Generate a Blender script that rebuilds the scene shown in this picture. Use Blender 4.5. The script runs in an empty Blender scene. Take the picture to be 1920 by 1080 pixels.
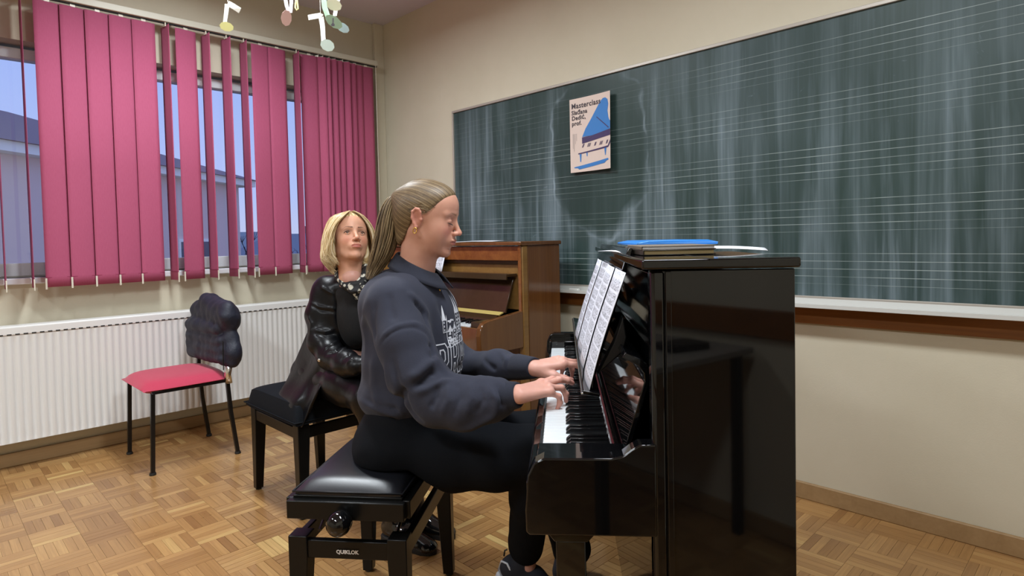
import bpy, bmesh, math, random
import numpy as np
from mathutils import Vector, Matrix, noise
from mathutils.bvhtree import BVHTree
random.seed(7); rng = np.random.default_rng(7)
D = bpy.data; SC = bpy.context.scene; COL = SC.collection
PI = math.pi
# ---------------------------------------------------------------- camera frame "C": X right, Y forward, Z up, camera above origin
H = 1.2; FPX = 1150.0; PIT = math.radians(2.0); ROLL = 0.022
CORNER = Vector((-1.0356, 5.098, 0)); ALPHA = math.radians(45.4)
MC = Matrix.Rotation(ALPHA, 4, 'Z') @ Matrix.Translation(-CORNER)      # camera frame -> room frame (corner at origin)
_F = Vector((0, math.cos(PIT), -math.sin(PIT))); _U0 = Vector((0, math.sin(PIT), math.cos(PIT))); _R0 = Vector((1, 0, 0))
_R = _R0*math.cos(ROLL) - _U0*math.sin(ROLL); _U = _U0*math.cos(ROLL) + _R0*math.sin(ROLL)
def ray(x, y): return _R*((x-960)/FPX) + _U*((487-y)/FPX) + _F
def atY(x, y, Y): d = ray(x, y); return Vector((0, 0, H)) + d*(Y/d.y)
def atz(x, y, z): d = ray(x, y); return Vector((0, 0, H)) + d*((z-H)/d.z)
cam = D.cameras.new('camera'); camo = D.objects.new('camera', cam); COL.objects.link(camo)
cam.sensor_width = 36; cam.lens = FPX/1920*36; cam.shift_y = -53/1920; cam.clip_start = 0.02; cam.clip_end = 400
mw = Matrix.Identity(4)
for i in range(3):
    mw[i][0] = _R[i]; mw[i][1] = _U[i]; mw[i][2] = -_F[i]
mw[2][3] = H
camo.matrix_world = MC @ mw; SC.camera = camo
SC.view_settings.view_transform = 'Standard'; SC.view_settings.look = 'None'
SC.view_settings.exposure = 0.0; SC.view_settings.gamma = 1.0; SC.view_settings.use_curve_mapping = False
# ---------------------------------------------------------------- dusk sky
W = D.worlds.new('dusk_sky'); SC.world = W; W.use_nodes = True
nt = W.node_tree; bg = nt.nodes['Background']
tc = nt.nodes.new('ShaderNodeTexCoord'); sx = nt.nodes.new('ShaderNodeSeparateXYZ'); rp = nt.nodes.new('ShaderNodeValToRGB')
nt.links.new(tc.outputs['Generated'], sx.inputs[0]); nt.links.new(sx.outputs['Z'], rp.inputs[0]); nt.links.new(rp.outputs[0], bg.inputs[0])
e = rp.color_ramp.elements
e[0].position = 0.0; e[0].color = (0.50, 0.56, 0.80, 1); e[1].position = 0.35; e[1].color = (0.27, 0.40, 0.86, 1)
e2 = e.new(0.07); e2.color = (0.42, 0.52, 0.88, 1)
bg.inputs[1].default_value = 1.15
# ---------------------------------------------------------------- ceiling lamps (light part)
LAMPS = [(1.4, -1.7), (1.4, -4.2), (3.6, -1.7), (3.6, -4.2)]
LAMP_Z = 2.87; LAMP_W = 47.0
for i, (x, y) in enumerate(LAMPS):
    l = D.lights.new('lamp_light', 'AREA'); l.shape = 'RECTANGLE'; l.size = 0.9; l.size_y = 0.26; l.energy = LAMP_W; l.color = (0.92, 0.99, 1.04)
    o = D.objects.new('lamp_light', l); o.location = (x, y, LAMP_Z); COL.objects.link(o)
# ================================================================= helpers
class G:
    """small node-graph writer"""
    def __init__(s, m): s.t = m.node_tree; s.n = s.t.nodes; s.l = s.t.links
    def node(s, typ, **kw):
        n = s.n.new(typ)
        for k, v in kw.items(): setattr(n, k, v)
        return n
    def put(s, sock, v):
        if isinstance(v, (int, float)): sock.default_value = v
        elif isinstance(v, (tuple, list)): sock.default_value = v if len(v) == len(sock.default_value) else tuple(v)+(1,)
        else: s.l.new(v, sock)
    def m(s, op, a, b=0.0, c=0.0, clamp=False):
        n = s.node('ShaderNodeMath', operation=op, use_clamp=clamp); s.put(n.inputs[0], a); s.put(n.inputs[1], b); s.put(n.inputs[2], c); return n.outputs[0]
    def mix(s, f, a, b, mode='MIX'):
        n = s.node('ShaderNodeMix', data_type='RGBA', blend_type=mode); s.put(n.inputs[0], f); s.put(n.inputs[6], a); s.put(n.inputs[7], b); return n.outputs[2]
    def obj(s): return s.node('ShaderNodeTexCoord').outputs['Object']
    def xyz(s, v): n = s.node('ShaderNodeSeparateXYZ'); s.l.new(v, n.inputs[0]); return n.outputs
    def scale(s, v, sc): n = s.node('ShaderNodeMapping'); s.l.new(v, n.inputs[0]); n.inputs['Scale'].default_value = sc; return n.outputs[0]
    def noise(s, v, sc=5, det=3, rough=.5, dist=0): n = s.node('ShaderNodeTexNoise'); s.l.new(v, n.inputs['Vector']); n.inputs['Scale'].default_value = sc; n.inputs['Detail'].default_value = det; n.inputs['Roughness'].default_value = rough; n.inputs['Distortion'].default_value = dist; return n.outputs[0]
    def ramp(s, f, stops):
        n = s.node('ShaderNodeValToRGB'); e = n.color_ramp.elements
        e[0].position, e[0].color = stops[0][0], stops[0][1]+(1,); e[1].position, e[1].color = stops[-1][0], stops[-1][1]+(1,)
        for p, c in stops[1:-1]: q = e.new(p); q.color = c+(1,)
        s.put(n.inputs[0], f); return n.outputs[0]
    def step(s, v, a, b):
        n = s.node('ShaderNodeMapRange', clamp=True); s.put(n.inputs[0], v); n.inputs[1].default_value = a; n.inputs[2].default_value = b; return n.outputs[0]
    def bump(s, h, st=.2, dist=.01):
        n = s.node('ShaderNodeBump'); n.inputs['Strength'].default_value = st; n.inputs['Distance'].default_value = dist; s.put(n.inputs['Height'], h); s.l.new(n.outputs[0], s.bsdf().inputs['Normal'])
    def bsdf(s): return s.n['Principled BSDF']
def srgb(r, g, b):
    f = lambda c: (c/255/12.92) if c/255 <= .04045 else ((c/255+.055)/1.055)**2.4
    return (f(r), f(g), f(b))
def mat(name, col=(.5, .5, .5), rough=.5, metal=0, fn=None, spec=None, coat=0, sheen=0, emis=None):
    m = D.materials.new(name); m.use_nodes = True; b = m.node_tree.nodes['Principled BSDF']
    b.inputs['Base Color'].default_value = tuple(col)+(1,); b.inputs['Roughness'].default_value = rough; b.inputs['Metallic'].default_value = metal
    if spec is not None: b.inputs['Specular IOR Level'].default_value = spec
    if coat: b.inputs['Coat Weight'].default_value = coat; b.inputs['Coat Roughness'].default_value = .05
    if sheen: b.inputs['Sheen Weight'].default_value = sheen; b.inputs['Sheen Roughness'].default_value = .5
    if emis: b.inputs['Emission Color'].default_value = tuple(emis[0])+(1,); b.inputs['Emission Strength'].default_value = emis[1]
    if fn: fn(G(m), b)
    return m
class MB:
    def __init__(s): s.v = []; s.f = []
    def add(s, vs, fs): n = len(s.v); s.v += [tuple(v) for v in vs]; s.f += [tuple(i+n for i in f) for f in fs]; return s
    def box(s, lo, hi, M=None):
        x0, y0, z0 = lo; x1, y1, z1 = hi
        vs = [(x0,y0,z0),(x1,y0,z0),(x1,y1,z0),(x0,y1,z0),(x0,y0,z1),(x1,y0,z1),(x1,y1,z1),(x0,y1,z1)]
        if M is not None: vs = [M @ Vector(v) for v in vs]
        return s.add(vs, [(0,3,2,1),(4,5,6,7),(0,1,5,4),(1,2,6,5),(2,3,7,6),(3,0,4,7)])
    def prism(s, pts, a, b, plane='xz'):
        """2-D outline (counter-clockwise) swept from a to b along the third axis"""
        n = len(pts)
        def P(p, t): return (p[0], t, p[1]) if plane == 'xz' else ((p[0], p[1], t) if plane == 'xy' else (t, p[0], p[1]))
        vs = [P(p, a) for p in pts]+[P(p, b) for p in pts]
        return s.add(vs, [tuple(range(n)), tuple(range(2*n-1, n-1, -1))]+[(i, i+n, (i+1)%n+n, (i+1)%n) for i in range(n)])
    def tube(s, path, r, n=8, cap=True, flat=None):
        path = [Vector(p) for p in path]; k = len(path); rs = r if isinstance(r, (list, tuple)) else [r]*k
        rings = []; up = None
        for i, p in enumerate(path):
            t = (path[min(i+1, k-1)]-path[max(i-1, 0)]).normalized()
            if up is None: up = t.orthogonal().normalized()
            up = (up - t*up.dot(t)); up = up.normalized() if up.length > 1e-6 else t.orthogonal().normalized(); w = t.cross(up)
            rings.append([p + (up*math.cos(2*PI*j/n) + w*math.sin(2*PI*j/n)*(flat or 1))*rs[i] for j in range(n)])
        vs = [v for q in rings for v in q]; fs = [(i*n+j, i*n+(j+1)%n, (i+1)*n+(j+1)%n, (i+1)*n+j) for i in range(k-1) for j in range(n)]
        if cap: fs += [tuple(range(n-1, -1, -1)), tuple((k-1)*n+j for j in range(n))]
        return s.add(vs, fs)
    def lathe(s, prof, c=(0,0,0), n=24, M=None):
        vs = []; M = M or Matrix.Identity(4)
        for r, z in prof: vs += [M @ Vector((c[0]+r*math.cos(2*PI*j/n), c[1]+r*math.sin(2*PI*j/n), c[2]+z)) for j in range(n)]
        k = len(prof)
        return s.add(vs, [(i*n+j, i*n+(j+1)%n, (i+1)*n+(j+1)%n, (i+1)*n+j) for i in range(k-1) for j in range(n)]+[tuple(range(n-1,-1,-1)), tuple((k-1)*n+j for j in range(n))])
    def build(s, name, m, parent=None, bevel=0, seg=2, smooth=False, M=None, ang=35):
        me = D.meshes.new(name); bm = bmesh.new()
        vs = [bm.verts.new(v) for v in s.v]
        for f in s.f:
            try: bm.faces.new([vs[i] for i in f])
            except ValueError: pass
        bmesh.ops.recalc_face_normals(bm, faces=bm.faces)
        if bevel:
            ed = [e for e in bm.edges if len(e.link_faces) == 2 and e.calc_face_angle(0) > math.radians(ang)]
            for f in bm.faces: f.smooth = bool(smooth)
            for f in bmesh.ops.bevel(bm, geom=ed, offset=bevel, segments=seg, affect='EDGES', profile=.5, clamp_overlap=True)['faces']: f.smooth = True
        bm.to_mesh(me); bm.free(); me.materials.append(m)
        if smooth:
            me.polygons.foreach_set('use_smooth', [True]*len(me.polygons))
            if smooth == 2: me.set_sharp_from_angle(angle=math.radians(50))
        return link(name, me, parent, M)
def link(name, me, parent=None, M=None):
    o = D.objects.new(name, me); COL.objects.link(o)
    if parent is not None: o.parent = parent
    if M is not None: o.matrix_local = M
    return o
def box(name, lo, hi, m, parent=None, bevel=.002, M=None): return MB().box(lo, hi).build(name, m, parent, bevel, M=M)
def tag(o, label=None, cat=None, group=None, kind=None):
    for k, v in (('label', label), ('category', cat), ('group', group), ('kind', kind)):
        if v: o[k] = v
    return o
def thing(name, label, cat, M, group=None):
    o = D.objects.new(name, None); COL.objects.link(o); o.empty_display_size = .1; o.matrix_world = M
    return tag(o, label, cat, group)
T = Matrix.Translation
def Rz(a): return Matrix.Rotation(a, 4, 'Z')
def Rx(a): return Matrix.Rotation(a, 4, 'X')
def Ry(a): return Matrix.Rotation(a, 4, 'Y')
def text_polys(s, size, bold=0.0, spacing=1.0):
    c = D.curves.new('t', 'FONT'); c.body = s; c.size = size; c.offset = bold; c.resolution_u = 3; c.space_character = spacing
    o = D.objects.new('t', c); COL.objects.link(o); dg = bpy.context.evaluated_depsgraph_get(); me = D.meshes.new_from_object(o.evaluated_get(dg))
    D.objects.remove(o); vs = [tuple(v.co) for v in me.vertices]; fs = [tuple(p.vertices) for p in me.polygons]; D.meshes.remove(me); return vs, fs
# ================================================================= materials
def f_wood(c1, c2, axis=2, sc=1.0, rough=.3, fine=1.0):
    def fn(g, b):
        v = g.obj(); s = [14*sc]*3; s[axis] = .9*sc
        n = g.noise(g.scale(v, s), 1.0, 5, .6, .8)
        s2 = [90*sc*fine]*3; s2[axis] = 2.5*sc
        n2 = g.noise(g.scale(v, s2), 1.0, 3, .5)
        f = g.m('ADD', g.m('MULTIPLY', n, .7), g.m('MULTIPLY', n2, .3))
        col = g.ramp(f, [(.33, c1), (.67, c2)]); g.put(b.inputs['Base Color'], col)
    return fn
def f_cloth(c1, c2, sc=180, bs=.25):
    def fn(g, b):
        v = g.obj(); n = g.noise(v, sc, 3, .7); n0 = g.noise(v, 9, 3, .5)
        g.put(b.inputs['Base Color'], g.mix(g.m('MULTIPLY', g.m('ADD', n, n0), .5), c1, c2)); g.bump(n, bs, .002)
    return fn
def f_wall(c, c2):
    def fn(g, b):
        v = g.obj(); n = g.noise(v, 2.2, 4, .6); g.put(b.inputs['Base Color'], g.mix(g.step(n, .35, .7), c, c2)); g.bump(g.noise(v, 160, 2), .12, .002)
    return fn
M_wall = mat('wall_paint_cream', rough=.75, fn=f_wall(srgb(209, 201, 180), srgb(203, 195, 173)), spec=.25)
M_ceil = mat('ceiling_paint', rough=.85, fn=f_wall(srgb(220, 212, 222), srgb(214, 206, 216)), spec=.2)
M_railwood = mat('rail_wood_brown', rough=.4, fn=f_wood(srgb(112, 66, 26), srgb(140, 88, 40), 0))
M_base = mat('baseboard_wood', rough=.5, fn=f_wood(srgb(150, 120, 82), srgb(168, 138, 98), 1))
M_white = mat('white_plastic', srgb(225, 228, 232), .35)
M_rad = mat('radiator_enamel', srgb(226, 226, 224), .35)
M_dark = mat('dark_slot', (.02, .02, .02), .8)
M_black = mat('black_lacquer', (.003, .003, .0035), .04, spec=.5)
def f_satin(g, b):
    n = g.noise(g.obj(), 30, 3); g.put(b.inputs['Roughness'], g.step(n, -1.2, 2.2))
M_blackwood = mat('black_painted_wood', (.005, .005, .005), .3, spec=.25)
M_chrome = mat('chrome', (.75, .75, .76), .18, 1)
M_steel = mat('blackened_steel', (.03, .03, .032), .3, .8)
M_brass = mat('brass', srgb(240, 216, 130), .4, .5)
M_brownp = mat('walnut_lacquer', rough=.16, coat=.25, fn=f_wood(srgb(92, 56, 28), srgb(112, 72, 38), 2, .8))
M_brownd = mat('dark_walnut_lacquer', rough=.16, spec=.35, fn=f_wood(srgb(56, 40, 24), srgb(64, 46, 30), 0, .8))
M_browng = mat('golden_walnut_edge', rough=.25, fn=f_wood(srgb(124, 90, 46), srgb(142, 106, 58), 0, .8))
M_brownf = mat('reddish_walnut_panel', rough=.18, coat=.2, fn=f_wood(srgb(112, 62, 28), srgb(138, 84, 40), 0, 1.0))
M_ivory = mat('white_key_plastic', srgb(216, 221, 224), .18)
M_ebony = mat('black_key_plastic', (.006, .006, .007), .22)
M_felt = mat('red_felt', rough=.95, fn=f_cloth(srgb(104, 14, 26), srgb(56, 6, 14), 300, .5))
M_rubber = mat('black_rubber', (.012, .012, .012), .6)
def leather(c, sc=60, rough=.3, bs=.35):
    def fn(g, b):
        v = g.obj(); n = g.noise(v, sc*8, 2, .6); w = g.noise(v, 16, 4, .6); g.bump(g.m('ADD', g.m('MULTIPLY', n, .25), w), bs, .004); g.put(b.inputs['Roughness'], g.step(w, -1.0+rough*2, 2.0))
    return mat('leather', c, rough, fn=fn, spec=.5)
M_leather = mat('black_leatherette', (.011, .012, .016), .32, fn=lambda g, b: g.bump(g.noise(g.obj(), 500, 2), .12, .001))
M_fabblk = mat('black_upholstery', (.008, .009, .012), .85, fn=f_cloth((.004, .005, .007), (.009, .011, .014), 260), spec=.12)
# ================================================================= room shell (room frame: corner at origin, room at x>0, y<0)
RX, RY, RZ = 5.12, -6.2, 2.96
def struct(o): return tag(o, kind='structure')
WY0, WY1, WZ0, WZ1 = -4.4, -.46, 1.04, 2.36            # window opening in the left wall
w = MB()
w.box((-.28, RY-.1, 0), (0, .1, WZ0)); w.box((-.28, RY-.1, WZ1), (0, .1, RZ)); w.box((-.28, WY1, WZ0), (0, .1, WZ1)); w.box((-.28, RY-.1, WZ0), (0, WY0, WZ1))
struct(w.build('wall_left', M_wall))
struct(MB().box((-.0, 0, 0), (RX, .1, RZ)).build('wall_back', M_wall))
struct(MB().box((RX, RY-.1, 0), (RX+.1, .1, RZ)).build('wall_right', M_wall))
struct(MB().box((0, RY-.1, 0), (RX, RY, RZ)).build('wall_front', M_wall))
struct(MB().box((-.28, RY-.1, RZ), (RX+.1, .1, RZ+.1)).build('ceiling', M_ceil))
# corner pipe chase: the slightly proud strip of wall beside the corner
struct(box('trim_1', (0, -.085, 0), (.035, 0, RZ), M_wall, bevel=.004))
def baseb(n, lo, hi): struct(box(n, lo, hi, M_base, bevel=.004))
baseb('baseboard_left', (0, RY, 0), (.018, 0, .075)); baseb('baseboard_back', (.018, -.018, 0), (RX, 0, .075))
baseb('baseboard_right', (RX-.018, RY, 0), (RX, -.018, .075)); baseb('baseboard_front', (.018, RY, 0), (RX-.018, RY+.018, .075))
struct(box('trim_2', (.9, -.022, .795), (RX, 0, .872), M_railwood, bevel=.004))
struct(box('trim_3', (.3, RY, .80), (RX, RY+.022, .89), M_railwood, bevel=.004))
struct(box('trim_4', (RX-.022, RY+.022, .79), (RX, -.022, .90), M_railwood, bevel=.004))
# parquet: mosaic squares of five strips, alternating direction
def f_parq(g, b):
    a = g.node('ShaderNodeAttribute', attribute_name='tint').outputs['Fac']
    v = g.obj(); k = g.node('ShaderNodeAttribute', attribute_name='dirn').outputs['Fac']
    vx = g.noise(g.scale(v, (4, 110, 4)), 1, 3, .6, .3); vy = g.noise(g.scale(v, (110, 4, 4)), 1, 3, .6, .3)
    gr = g.m('ADD', g.m('MULTIPLY', vx, g.m('SUBTRACT', 1, k)), g.m('MULTIPLY', vy, k))
    col = g.ramp(a, [(0, srgb(148, 108, 66)), (.3, srgb(166, 125, 77)), (.6, srgb(180, 138, 87)), (.85, srgb(192, 152, 98)), (1, srgb(212, 180, 118))])
    dk = g.step(gr, .3, .62)
    col = g.mix(g.m('MULTIPLY', g.m('SUBTRACT', 1, dk), .35), col, srgb(112, 72, 34)); dirt = g.noise(v, 3.0, 4, .6)
    g.put(b.inputs['Base Color'], g.mix(g.m('MULTIPLY', g.step(dirt, .5, .8), .25), col, srgb(120, 96, 80)))
    g.put(b.inputs['Roughness'], g.m('ADD', .2, g.m('MULTIPLY', dirt, .22))); g.bump(gr, .06, .001)
M_parq = mat('oak_parquet', rough=.3, fn=f_parq, coat=.15)
M_sub = mat('parquet_joint', srgb(150, 110, 66), .7)
floor = struct(MB().box((-.02, RY, -.06), (RX, .02, -.004)).build('floor', M_sub))
S = .158; NS = 5; sw = S/NS
CI = MC.inverted()
def proj(p):
    q = (CI @ Vector(p)) - Vector((0, 0, H)); c = q.dot(_F)
    if c < .1: return None
    return 960+FPX*q.dot(_R)/c, 487-FPX*q.dot(_U)/c, c
def strip_mesh(vertical, tint, seed):
    me = D.meshes.new('parquet_strip'); g = .0004; lx, ly = (sw/2-g, S/2-g) if vertical else (S/2-g, sw/2-g); c = .0006
    vs = [(-lx,-ly,-.004),(lx,-ly,-.004),(lx,ly,-.004),(-lx,ly,-.004),(-lx+c,-ly+c,0),(lx-c,-ly+c,0),(lx-c,ly-c,0),(-lx+c,ly-c,0)]
    me.from_pydata(vs, [], [(4,5,6,7),(0,1,5,4),(1,2,6,5),(2,3,7,6),(3,0,4,7)]); me.materials.append(M_parq)
    a = me.attributes.new('tint', 'FLOAT', 'POINT'); a.data.foreach_set('value', [tint]*8)
    a = me.attributes.new('dirn', 'FLOAT', 'POINT'); a.data.foreach_set('value', [1.0 if vertical else 0.0]*8); return me
variants = {(v, i): strip_mesh(v, i/11, i) for v in (False, True) for i in range(12)}
strips = []
for i in range(int(RX/S)+1):
    for j in range(int(-RY/S)+1):
        vert = (i+j) % 2 == 0; base = random.gauss(.45, .10)
        for k in range(NS):
            t = min(1, max(0, base+random.gauss(0, .19)))
            x = i*S+(k+.5)*sw if vert else i*S+S/2; y = -(j*S+S/2) if vert else -(j*S+(k+.5)*sw)
            if x > RX or y < RY: continue
            strips.append((x, y, vert, t))
near = []
for n, (x, y, vert, t) in enumerate(strips):
    q = proj((x, y, 0))
    if q and ((425 < q[0] < 960 and 780 < q[1] < 1079) or (1085 < q[0] < 1232 and 1010 < q[1] < 1079)): near.append((q[2], n))
near.sort(); pick = set(n for _, n in near[:300])
VV = []; FF = []; TT = []; DD = []
for n, (x, y, vert, t) in enumerate(strips):
    ti = int(t*11+.5)
    if n in pick:
        o = D.objects.new('parquet_strip', variants[(vert, ti)]); COL.objects.link(o); o.parent = floor; o.location = (x, y, random.uniform(0, .0004))
    else:
        g = .0004; lx, ly = (sw/2-g, S/2-g) if vert else (S/2-g, sw/2-g); b0 = len(VV); z = random.uniform(0, .0004)
        VV += [(x-lx,y-ly,-.004),(x+lx,y-ly,-.004),(x+lx,y+ly,-.004),(x-lx,y+ly,-.004),(x-lx,y-ly,z),(x+lx,y-ly,z),(x+lx,y+ly,z),(x-lx,y+ly,z)]
        FF += [tuple(b0+q for q in f) for f in ((4,5,6,7),(0,1,5,4),(1,2,6,5),(2,3,7,6),(3,0,4,7))]; TT += [ti/11]*8; DD += [1.0 if vert else 0.0]*8
me = D.meshes.new('parquet_field'); me.from_pydata(VV, [], FF); me.materials.append(M_parq)
me.attributes.new('tint', 'FLOAT', 'POINT').data.foreach_set('value', TT); me.attributes.new('dirn', 'FLOAT', 'POINT').data.foreach_set('value', DD)
tag(link('parquet_field', me, floor), kind='stuff')
# ================================================================= window with sashes, sill, glass
M_glass = D.materials.new('window_glass'); M_glass.use_nodes = True; g = G(M_glass); g.n.remove(g.bsdf())
fr = g.node('ShaderNodeFresnel'); tr = g.node('ShaderNodeBsdfTransparent'); gl = g.node('ShaderNodeBsdfGlossy'); gl.inputs['Roughness'].default_value = .01; mx = g.node('ShaderNodeMixShader')
g.put(mx.inputs[0], fr.outputs[0]); g.l.new(tr.outputs[0], mx.inputs[1]); g.l.new(gl.outputs[0], mx.inputs[2]); g.l.new(mx.outputs[0], g.n['Material Output'].inputs[0])
M_box = mat('shutter_box_grey', srgb(150, 140, 140), .5)
win = struct(MB().box((-.17, WY0, WZ0), (-.11, WY1, WZ0+.03)).build('window_1', M_white))
sash = [WY0, -3.1, -1.78, -.46]
for a, b in zip(sash[:-1], sash[1:]):
    f = MB(); z0, z1 = WZ0+.005, WZ1-.02
    f.box((-.18, a, z0), (-.10, b, z0+.075)); f.box((-.18, a, z1-.06), (-.10, b, z1)); f.box((-.18, a, z0), (-.10, a+.05, z1)); f.box((-.18, b-.05, z0), (-.10, b, z1))
    fo = f.build('window_frame', M_white, win, .004)
    MB().box((-.145, a+.05, z0+.075), (-.139, b-.05, z1-.06)).build('pane', M_glass, fo)
box('window_sill', (-.10, WY0-.03, WZ0-.035), (.05, WY1+.03, WZ0), M_white, win, .006)
# ================================================================= vertical blind
M_slat = mat('magenta_blind_fabric', rough=.85, fn=lambda g, b: (g.put(b.inputs['Base Color'], g.mix(g.noise(g.scale(g.obj(), (300, 300, 40)), 1, 2), srgb(168, 74, 106), srgb(180, 88, 120))), g.put(b.inputs['Transmission Weight'], 0.0)))
BX = .12
blind = thing('vertical_blind', 'magenta pink vertical slat blind half open across the window', 'blind', T((BX, -.15, 2.6)))
blind_local = lambda x, y, z: (x-BX, y+.15, z-2.6)
MB().box(blind_local(.095, -4.5, 2.585), blind_local(.145, -.13, 2.625)).build('head_rail', mat('aluminium_rail', srgb(200, 196, 180), .45), blind, .004)
MB().box(blind_local(.112, -4.5, 2.578), blind_local(.128, -.13, 2.586)).build('rail_groove', M_dark, blind)
for y in (-.6, -1.6, -2.6, -3.8): MB().box(blind_local(0, y-.015, 2.60), blind_local(.1, y+.015, 2.63)).build('bracket', M_white, blind, .002)
M_clip = mat('blind_clip_white', srgb(222, 216, 200), .4)
sl = []   # (centre along wall, angle of slat to the wall in degrees)
sl += [(-1.283, 97), (-1.170, 90), (-1.056, 4), (-.938, 3), (-.797, 84), (-.700, -8), (-.636, -40), (-.598, -48), (-.548, -40), (-.500, -30), (-.436, -46), (-.390, -28), (-.326, -10), (-.230, -5)]
y = -1.41
while y > -4.42:
    sl.append((y, random.choice((95, 88, 8, 5, 4, 6)))); y -= .118
SW, SZ0, SZ1 = .127, .985, 2.565
for yc, an in sl:
    m_ = MB(); n = 7; pts = []
    for q in range(n):
        t = (q/(n-1)-.5)*SW; pts.append((.004*math.cos(q/(n-1)*PI-PI/2), t))
    vs = [(p[0], p[1], z) for z in (0, -.9, -(SZ1-SZ0)+.06, -(SZ1-SZ0)) for p in pts]
    fs = [(r*n+q, r*n+q+1, (r+1)*n+q+1, (r+1)*n+q) for r in range(3) for q in range(n-1)]
    m_.add(vs, fs); M0 = T(Vector(blind_local(BX, yc, SZ1)))@Rz(math.radians(an))
    o = m_.build('slat', M_slat, blind, smooth=True, M=M0)
    so = o.modifiers.new('t', 'SOLIDIFY'); so.thickness = .0012
    c = MB().box((-.003, -.012, -.004), (.003, .012, .025)).box((-.001, -.001, .02), (.001, .001, .03)); c.build('slat_hanger', M_clip, o)
    MB().box((-.003, -SW/2-.003, -(SZ1-SZ0)-.012), (.003, -SW/2+.006, -(SZ1-SZ0)+.05)).build('slat_weight_clip', M_clip, o, .001)
    MB().box((-.0025, -SW/2+.002, -(SZ1-SZ0)+.052), (.0025, SW/2-.002, -(SZ1-SZ0)+.055)).build('hem_seam', mat('blind_seam', srgb(140, 44, 76), .8) if 'blind_seam' not in D.materials else D.materials['blind_seam'], o)
MB().tube([blind_local(.165, -.165, z) for z in np.linspace(2.58, 1.25, 12)], .002, 6).build('pull_cord', M_clip, blind)
MB().lathe([(.002, 0), (.006, .005), (.006, .03), (.002, .04)], c=blind_local(.165, -.165, 1.21), n=10).build('cord_weight', M_clip, blind, smooth=True)
# ================================================================= radiator
rad = thing('radiator', 'white ribbed panel radiator under the window', 'radiator', T((.03, -.30, .15)))
def rl(x, y, z): return (x-.03, y+.30, z-.15)
RY0, RY1 = -3.1, -.32; pit = .0355
pr = []; y = RY1; nrib = int((RY1-RY0)/pit)
vs = []; zz = (.155, .19, .70, .735)
for k in range(nrib*6+1):
    yy = RY1-k*pit/6; ph = (k % 6)/6
    d = .0 if ph in (0,) else (.004 if abs(ph-1/6) < .01 or abs(ph-5/6) < .01 else .010)
    for zi, z in enumerate(zz): vs.append(rl(.115+(d if zi in (1, 2) else .010), yy, z))
fs = [(k*4+i, k*4+i+1, (k+1)*4+i+1, (k+1)*4+i) for k in range(nrib*6) for i in range(3)]
MB().add(vs, fs).build('front_panel', M_rad, rad, smooth=2)
m_ = MB().box(rl(.03, RY0, .17), rl(.045, RY1, .73)); m_.build('rear_panel', M_rad, rad, .004)
MB().box(rl(.032, RY0-.004, .733), rl(.127, RY1+.004, .786)).build('top_cover', M_rad, rad, .01, 3)
MB().box(rl(.032, RY1, .16), rl(.126, RY1+.005, .78)).build('side_cover', M_rad, rad, .002); MB().box(rl(.032, RY0-.005, .16), rl(.126, RY0, .78)).build('side_cover', M_rad, rad, .002)
m_ = MB()
for k in range(nrib): yy = RY1-(k+.5)*pit; m_.box(rl(.1245, yy-.011, .738), rl(.1275, yy+.009, .7445))
tag(m_.build('vent_slots', M_dark, rad), kind='stuff')
MB().tube([rl(.08, RY1+.0, .2), rl(.08, RY1+.06, .2), rl(.08, RY1+.06, .0)], .009, 8).build('pipe', M_rad, rad, smooth=True)
for y in (-.8, -2.4): MB().box(rl(0, y-.02, .3), rl(.04, y+.02, .6)).build('wall_bracket', M_rad, rad, .003)
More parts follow.
